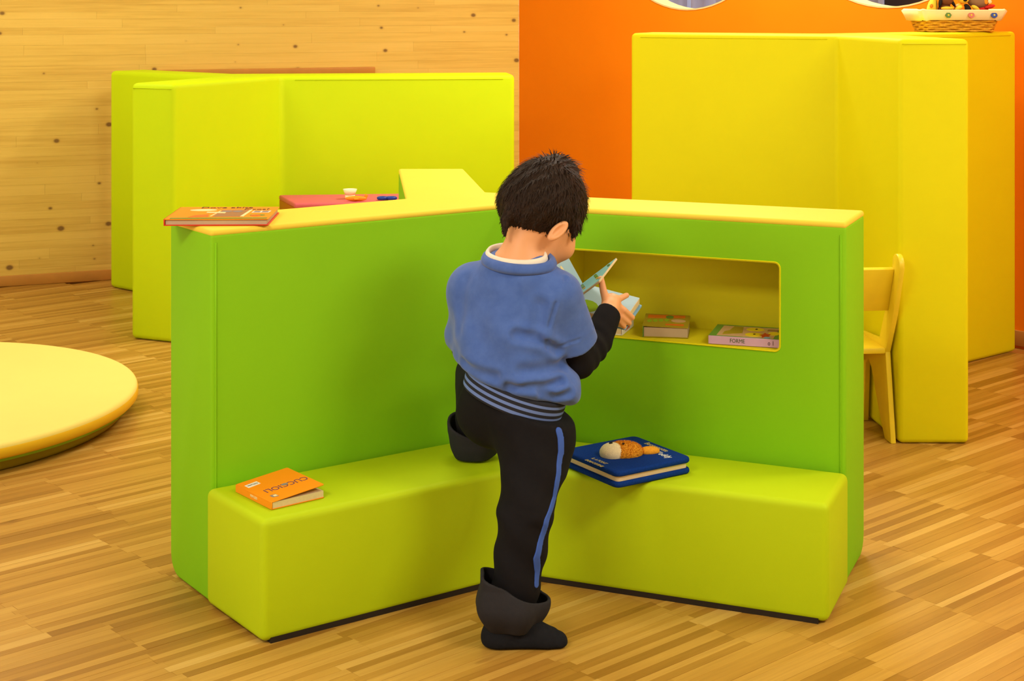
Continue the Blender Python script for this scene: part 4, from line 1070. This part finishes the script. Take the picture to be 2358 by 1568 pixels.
# --- sweater
HEMN = (at(1185, 700, 3.42)-at(1205, 915, 3.40)); HEMC = at(1188, 892, 3.415)
hx = at(1305, 950, 3.365)-at(1066, 842, 3.46); hx /= np.linalg.norm(hx); hy_ = v3(0.22, 0.93, 0.0); hn = np.cross(hx, hy_); hn /= np.linalg.norm(hn)
if hn[2] < 0: hn = -hn
hyy = np.cross(hn, hx); HMX = np.stack([hx, hyy, hn], 1)
def sweater0(p):
    d = ell(p, at(1184, 742, 3.425), (0.126, 0.094, 0.150), BM3)
    d = smin(d, ell(p, at(1162, 800, 3.43), (0.112, 0.090, 0.090), BM3), 0.05)
    d = smin(d, ell(p, HEMC+hn*0.035, (0.118, 0.094, 0.050), HMX), 0.05)
    d = smin(d, rcone(p, SHL-BU*0.004, SHR-BU*0.004, 0.047, 0.047), 0.045)
    d = smin(d, rcone(p, NECK-BU*0.035-BR*0.03, NECK-BU*0.035+BR*0.03, 0.040, 0.040), 0.05)
    d = smin(d, ell(p, at(1312, 890, 3.40), (0.022, 0.05, 0.028)), 0.05)
    # sleeves
    sl_end = SHR+(ELR-SHR)*0.74
    s1 = rcone(p, SHR, sl_end+(ELR-SHR)*0.2, 0.048, 0.060)
    ax_ = at(1330, 792, 3.42)-at(1288, 660, 3.385)
    s1 = smax(s1, plane(p, at(1332, 790, 3.42), ax_), 0.004)
    s2 = rcone(p, SHL, SHL+(ELL-SHL)*0.95, 0.050, 0.052)
    s2 = smax(s2, plane(p, SHL+(ELL-SHL)*0.9, ELL-SHL), 0.004)
    d = smin(d, s1, 0.012); d = smin(d, s2, 0.03)
    # hem and neck are cut off clean
    d = smax(d, plane(p, HEMC+hn*0.008, -hn), 0.012)
    nk = BU*0.93-BF*0.32
    d = smax(d, plane(p, at(1195, 590, 3.38), nk), 0.006)
    # folds: soft drapes in the back and gathers above the waistband
    q = (p-HEMC)@HMX; a = np.arctan2(q[:, 0], -q[:, 1]); hgt = q[:, 2]
    d = d+0.0045*np.exp(-((hgt-0.035)/0.024)**2)*np.sin(a*6+hgt*40+0.6)
    d = d+0.003*np.sin((p@BR)*55+(p@BU)*38)*np.exp(-((hgt-0.11)/0.05)**2)
    return d
CREASE = []                                               # fold lines laid on the back of the sweater: path, width, depth
for pth, wd_, dp_ in (([(1303, 640), (1278, 700), (1262, 755), (1262, 800)], 0.0045, 0.0030), ([(1190, 772), (1225, 779), (1255, 790), (1282, 806)], 0.010, 0.0095),
        ([(1172, 890), (1215, 893), (1255, 890), (1290, 880)], 0.009, 0.0075), ([(1245, 905), (1280, 913), (1308, 905)], 0.008, 0.006),
        ([(1072, 645), (1062, 700), (1058, 760)], 0.012, 0.003), ([(1070, 835), (1100, 856), (1140, 868)], 0.010, 0.006),
        ([(1282, 800), (1330, 783), (1366, 752)], 0.003, 0.0018), ([(1218, 690), (1208, 760)], 0.022, 0.004), ([(1244, 705), (1236, 768)], 0.013, 0.006),
        ([(1120, 700), (1105, 780)], 0.020, 0.003), ([(1205, 855), (1255, 850), (1290, 840)], 0.012, 0.005), ([(1110, 885), (1150, 905)], 0.008, 0.004)):
    q_ = [cast(sweater0, *a) for a in pth]; q_ = [a for a in q_ if a is not None]
    if len(q_) > 1: CREASE.append((q_, wd_, dp_))
def sweater_sdf(p):
    d = sweater0(p)
    for q_, wd_, dp_ in CREASE:
        l = np.maximum(chain(p, q_, [0.0]*len(q_)), 0); d = d+dp_*np.exp(-(l/wd_)**2)-dp_*0.45*np.exp(-((l-1.9*wd_)/wd_)**2)
    return d*0.85
def sweat_mat():
    t = NT('blue_fleece'); n = t.noise(t.pos(), 45, 4, 0.6)
    t.base(t.mix(n, rgb(62, 92, 160), rgb(88, 118, 186))); t.set(Roughness=0.95); t.b.inputs['Specular IOR Level'].default_value = 0.1
    t.b.inputs['Sheen Weight'].default_value = 0.25; t.b.inputs['Sheen Roughness'].default_value = 0.5
    t.bump(t.noise(t.pos(), 800, 2), 0.3, 0.001); return t.m
M['sweater'] = sweat_mat()
sw = sdf_obj('sweater', sweater_sdf, (-0.20, 3.22, 0.40), (0.26, 3.72, 0.86), 0.0032, 'sweater', boy); sw['label'] = 'light blue short-sleeved sweater'
# knitted waistband with stripes
def band_sdf(p):
    q = (p-HEMC)@HMX
    g = ell(p*1.0, HEMC-hn*0.004, (0.1175, 0.094, 0.16), HMX)
    return smax(g, np.abs(q[:, 2]+0.010)-0.0235, 0.004)
def band_mat():
    t = NT('striped_waistband'); g = t.n('ShaderNodeNewGeometry')
    dp = t.n('ShaderNodeVectorMath', operation='DOT_PRODUCT'); t.l(g.outputs['Position'], dp.inputs[0]); dp.inputs[1].default_value = tuple(hn)
    h_ = t.math('SUBTRACT', dp.outputs['Value'], float(HEMC@hn)-0.0335)
    f = t.math('DIVIDE', h_, 0.047)
    dk, lt = rgb(26, 28, 38), rgb(104, 130, 190)
    t.base(t.ramp(f, [(0.0, dk), (0.12, lt), (0.27, dk), (0.42, lt), (0.56, dk), (0.72, lt), (0.84, dk)], 'CONSTANT'))
    t.set(Roughness=0.9); t.bump(t.noise(t.pos(), 600, 2), 0.3, 0.001); return t.m
M['band'] = band_mat()
bd = sdf_obj('waistband', band_sdf, HEMC-0.17, HEMC+0.17, 0.003, 'band', None); bd.parent = sw; bd['label'] = 'navy waistband with pale blue stripes'
# collar bands
def collar(name, cpx, rx, ry, tube, mat, lift, parent):
    c = at(*cpx); nk = BU*0.90-BF*0.18; nk = nk+BR*lift; nk /= np.linalg.norm(nk); xx = BR-nk*(BR@nk); xx /= np.linalg.norm(xx); yy = np.cross(nk, xx)
    bm = bmesh.new(); n = 48; rings = []
    for (dr, dz) in ((tube[0], -tube[1]), (tube[0]*1.15, -tube[1]*0.3), (tube[0]*0.7, tube[1]*0.5), (0.0, tube[1]), (-tube[0]*0.8, tube[1]*0.6), (-tube[0], -tube[1])):
        rings.append([bm.verts.new(c+xx*(rx+dr)*math.cos(2*PI*j/n)+yy*(ry+dr)*math.sin(2*PI*j/n)+nk*(dz+(0.006*math.sin(2*PI*j/n)))) for j in range(n)])
    for q in range(6):
        A, B = rings[q], rings[(q+1) % 6]
        for j in range(n): bm.faces.new((A[j], A[(j+1) % n], B[(j+1) % n], B[j]))
    o = bm_obj(name, bm, mat, None, True); o.parent = parent; return o
collar('collar_band', (1195, 597, 3.405), 0.076, 0.053, (0.009, 0.011), 'sweater', 0.07, sw)
tee = collar('undershirt_collar', (1189, 587, 3.405), 0.066, 0.046, (0.005, 0.009), 'shirt', 0.07, sw); tee['label'] = 'white undershirt collar'
# black long sleeves
def sleeve_r(p):
    d = chain(p, [SHR+(ELR-SHR)*0.3, ELR+v3(0, 0, 0.004), at(1372, 788, 3.50), WRR], [0.036, 0.043, 0.036, 0.029])
    d = smax(d, plane(p, at(1404, 718, 3.557), WRR-ELR), 0.005)
    u = (p-ELR)@((WRR-ELR)/np.linalg.norm(WRR-ELR))
    return d+0.0022*np.sin(u*150+(p[:, 0]-ELR[0])*40)*np.exp(-((u-0.05)/0.05)**2)
def sleeve_l(p):
    d = chain(p, [SHL+(ELL-SHL)*0.5, ELL, WRL], [0.036, 0.038, 0.028])
    return smax(d, plane(p, WRL, WRL-ELL), 0.005)
o = sdf_obj('undershirt_sleeve', sleeve_r, (0.06, 3.28, 0.48), (0.32, 3.68, 0.76), 0.0032, 'black', boy); o['label'] = 'black long undershirt sleeve'
sdf_obj('undershirt_sleeve', sleeve_l, (-0.20, 3.40, 0.45), (0.14, 3.74, 0.76), 0.004, 'black', boy)
# trousers
def trouser_sdf(p):
    d = ell(p, at(1188, 930, 3.425), (0.108, 0.092, 0.085), HMX)
    leg = chain(p, [at(1228, 985, 3.385), at(1226, 1080, 3.345), at(1210, 1190, 3.30), at(1196, 1290, 3.295), at(1180, 1400, 3.287)], [0.082, 0.068, 0.058, 0.054, 0.048])
    d = smin(d, leg, 0.05)
    d = smin(d, ell(p, at(1278, 1024, 3.40), (0.036, 0.06, 0.058)), 0.045)                  # slack front of the right leg
    th = chain(p, [HIPL, KNL, at(1098, 960, 3.71), at(1096, 1020, 3.73)], [0.082, 0.058, 0.050, 0.046])
    d = smin(d, th, 0.035)
    d = smax(d, plane(p, HEMC-hn*0.026, hn), 0.008)
    z = p[:, 2]
    d = d+0.0025*np.sin(z*70+p[:, 0]*60)*np.clip((0.50-z)/0.2, 0, 1)+0.003*np.exp(-((z-0.27)/0.012)**2)*np.sin(p[:, 0]*80+1)
    return d
tr_ = sdf_obj('trousers', trouser_sdf, (-0.20, 3.18, 0.05), (0.20, 3.84, 0.60), 0.0038, 'black', boy); tr_['label'] = 'black tracksuit trousers'
path = [(1287, 992), (1291, 1008), (1292, 1040), (1287, 1075), (1283, 1110), (1277, 1145), (1266, 1180), (1258, 1200), (1252, 1225), (1243, 1255), (1236, 1285), (1238, 1315), (1236, 1345)]
sp_ = []
for px, py in path:
    q = cast(trouser_sdf, px, py)
    k = 0
    while q is None and k < 20: k += 1; q = cast(trouser_sdf, px-3*k, py)
    if q is not None: sp_.append(q)
def stripe_sdf(p):
    t = trouser_sdf(p); d = chain(p, sp_, [0.0082]*len(sp_))
    return np.maximum(np.maximum(t-0.0022, -(t+0.006)), d)
lo_ = np.min(sp_, axis=0)-0.02; hi_ = np.max(sp_, axis=0)+0.02
st_ = sdf_obj('side_stripe', stripe_sdf, lo_, hi_, 0.0022, 'stripe', None, 0); st_.parent = tr_; st_['label'] = 'blue side stripe'
# rolled cuffs
def cuff_sdf(c0, c1, r0, r1, r2, wob, tilt):
    ax_ = c1-c0; L = np.linalg.norm(ax_); ax_ = ax_/L
    def f(p):
        q = p-c0; h = q@ax_; rad = np.linalg.norm(q-h[:, None]*ax_, axis=1); a = np.arctan2(q[:, 1], q[:, 0])
        R_ = (r0+(r1-r0)*np.sin(np.clip(h/L, 0, 0.55)/0.55*PI/2)+(r2-r1)*np.clip((h/L-0.55)/0.45, 0, 1)**1.5)+wob*np.sin(a*2+0.5)*np.clip(h/L, 0, 1)+wob*0.5*np.sin(a*5+1)
        top = L+tilt[0]*np.cos(a)+tilt[1]*np.sin(a)
        d = np.abs(rad-R_)-0.0038
        return smax(smax(d, (h-top)*0.8, 0.003), -h*0.9, 0.003)*0.85
    return f
cr = cuff_sdf(at(1176, 1446, 3.283), at(1178, 1345, 3.29), 0.046, 0.072, 0.062, 0.010, (-0.030, 0.004))
o = sdf_obj('rolled_cuff', cr, at(1180, 1400, 3.29)-0.13, at(1180, 1400, 3.29)+0.13, 0.003, 'cuff', None, 1); o.parent = tr_; o['label'] = 'rolled-up charcoal cuff'
cl_ = cuff_sdf(at(1094, 1046, 3.722), at(1091, 985, 3.716), 0.047, 0.056, 0.058, 0.003, (-0.026, 0.010))
o = sdf_obj('rolled_cuff', cl_, at(1092, 1010, 3.72)-0.11, at(1092, 1010, 3.72)+0.11, 0.003, 'cuff', None, 1); o.parent = tr_
# socks
def sock_r(p):
    d = chain(p, [at(1144, 1466, 3.272), at(1215, 1468, 3.272), at(1266, 1474, 3.268), at(1283, 1477, 3.266)], [0.032, 0.031, 0.026, 0.022])
    d = smin(d, rcone(p, at(1165, 1415, 3.283), at(1152, 1462, 3.275), 0.036, 0.031), 0.02)
    d = smin(d, rcone(p, at(1190, 1432, 3.28), at(1258, 1472, 3.27), 0.032, 0.022), 0.015)
    return smax(d, -(p[:, 2]-0.001), 0.008)
sdf_obj('sock', sock_r, (-0.09, 3.20, -0.003), (0.16, 3.38, 0.13), 0.0028, 'sock', boy)
def sock_l(p):
    d = chain(p, [ANL+v3(0, 0, -0.005), ANL+v3(0.0, 0.0, -0.014), ANL+v3(0.045, 0.066, -0.020), ANL+v3(0.06, 0.088, -0.022)], [0.03, 0.027, 0.022, 0.017])
    return smax(d, -(p[:, 2]-0.2635), 0.008)
sdf_obj('sock', sock_l, ANL-0.08, ANL+0.14, 0.003, 'sock', boy)
tag(boy, 'small dark-haired boy in blue sweater and black trousers reading, one foot on the bench', 'person')
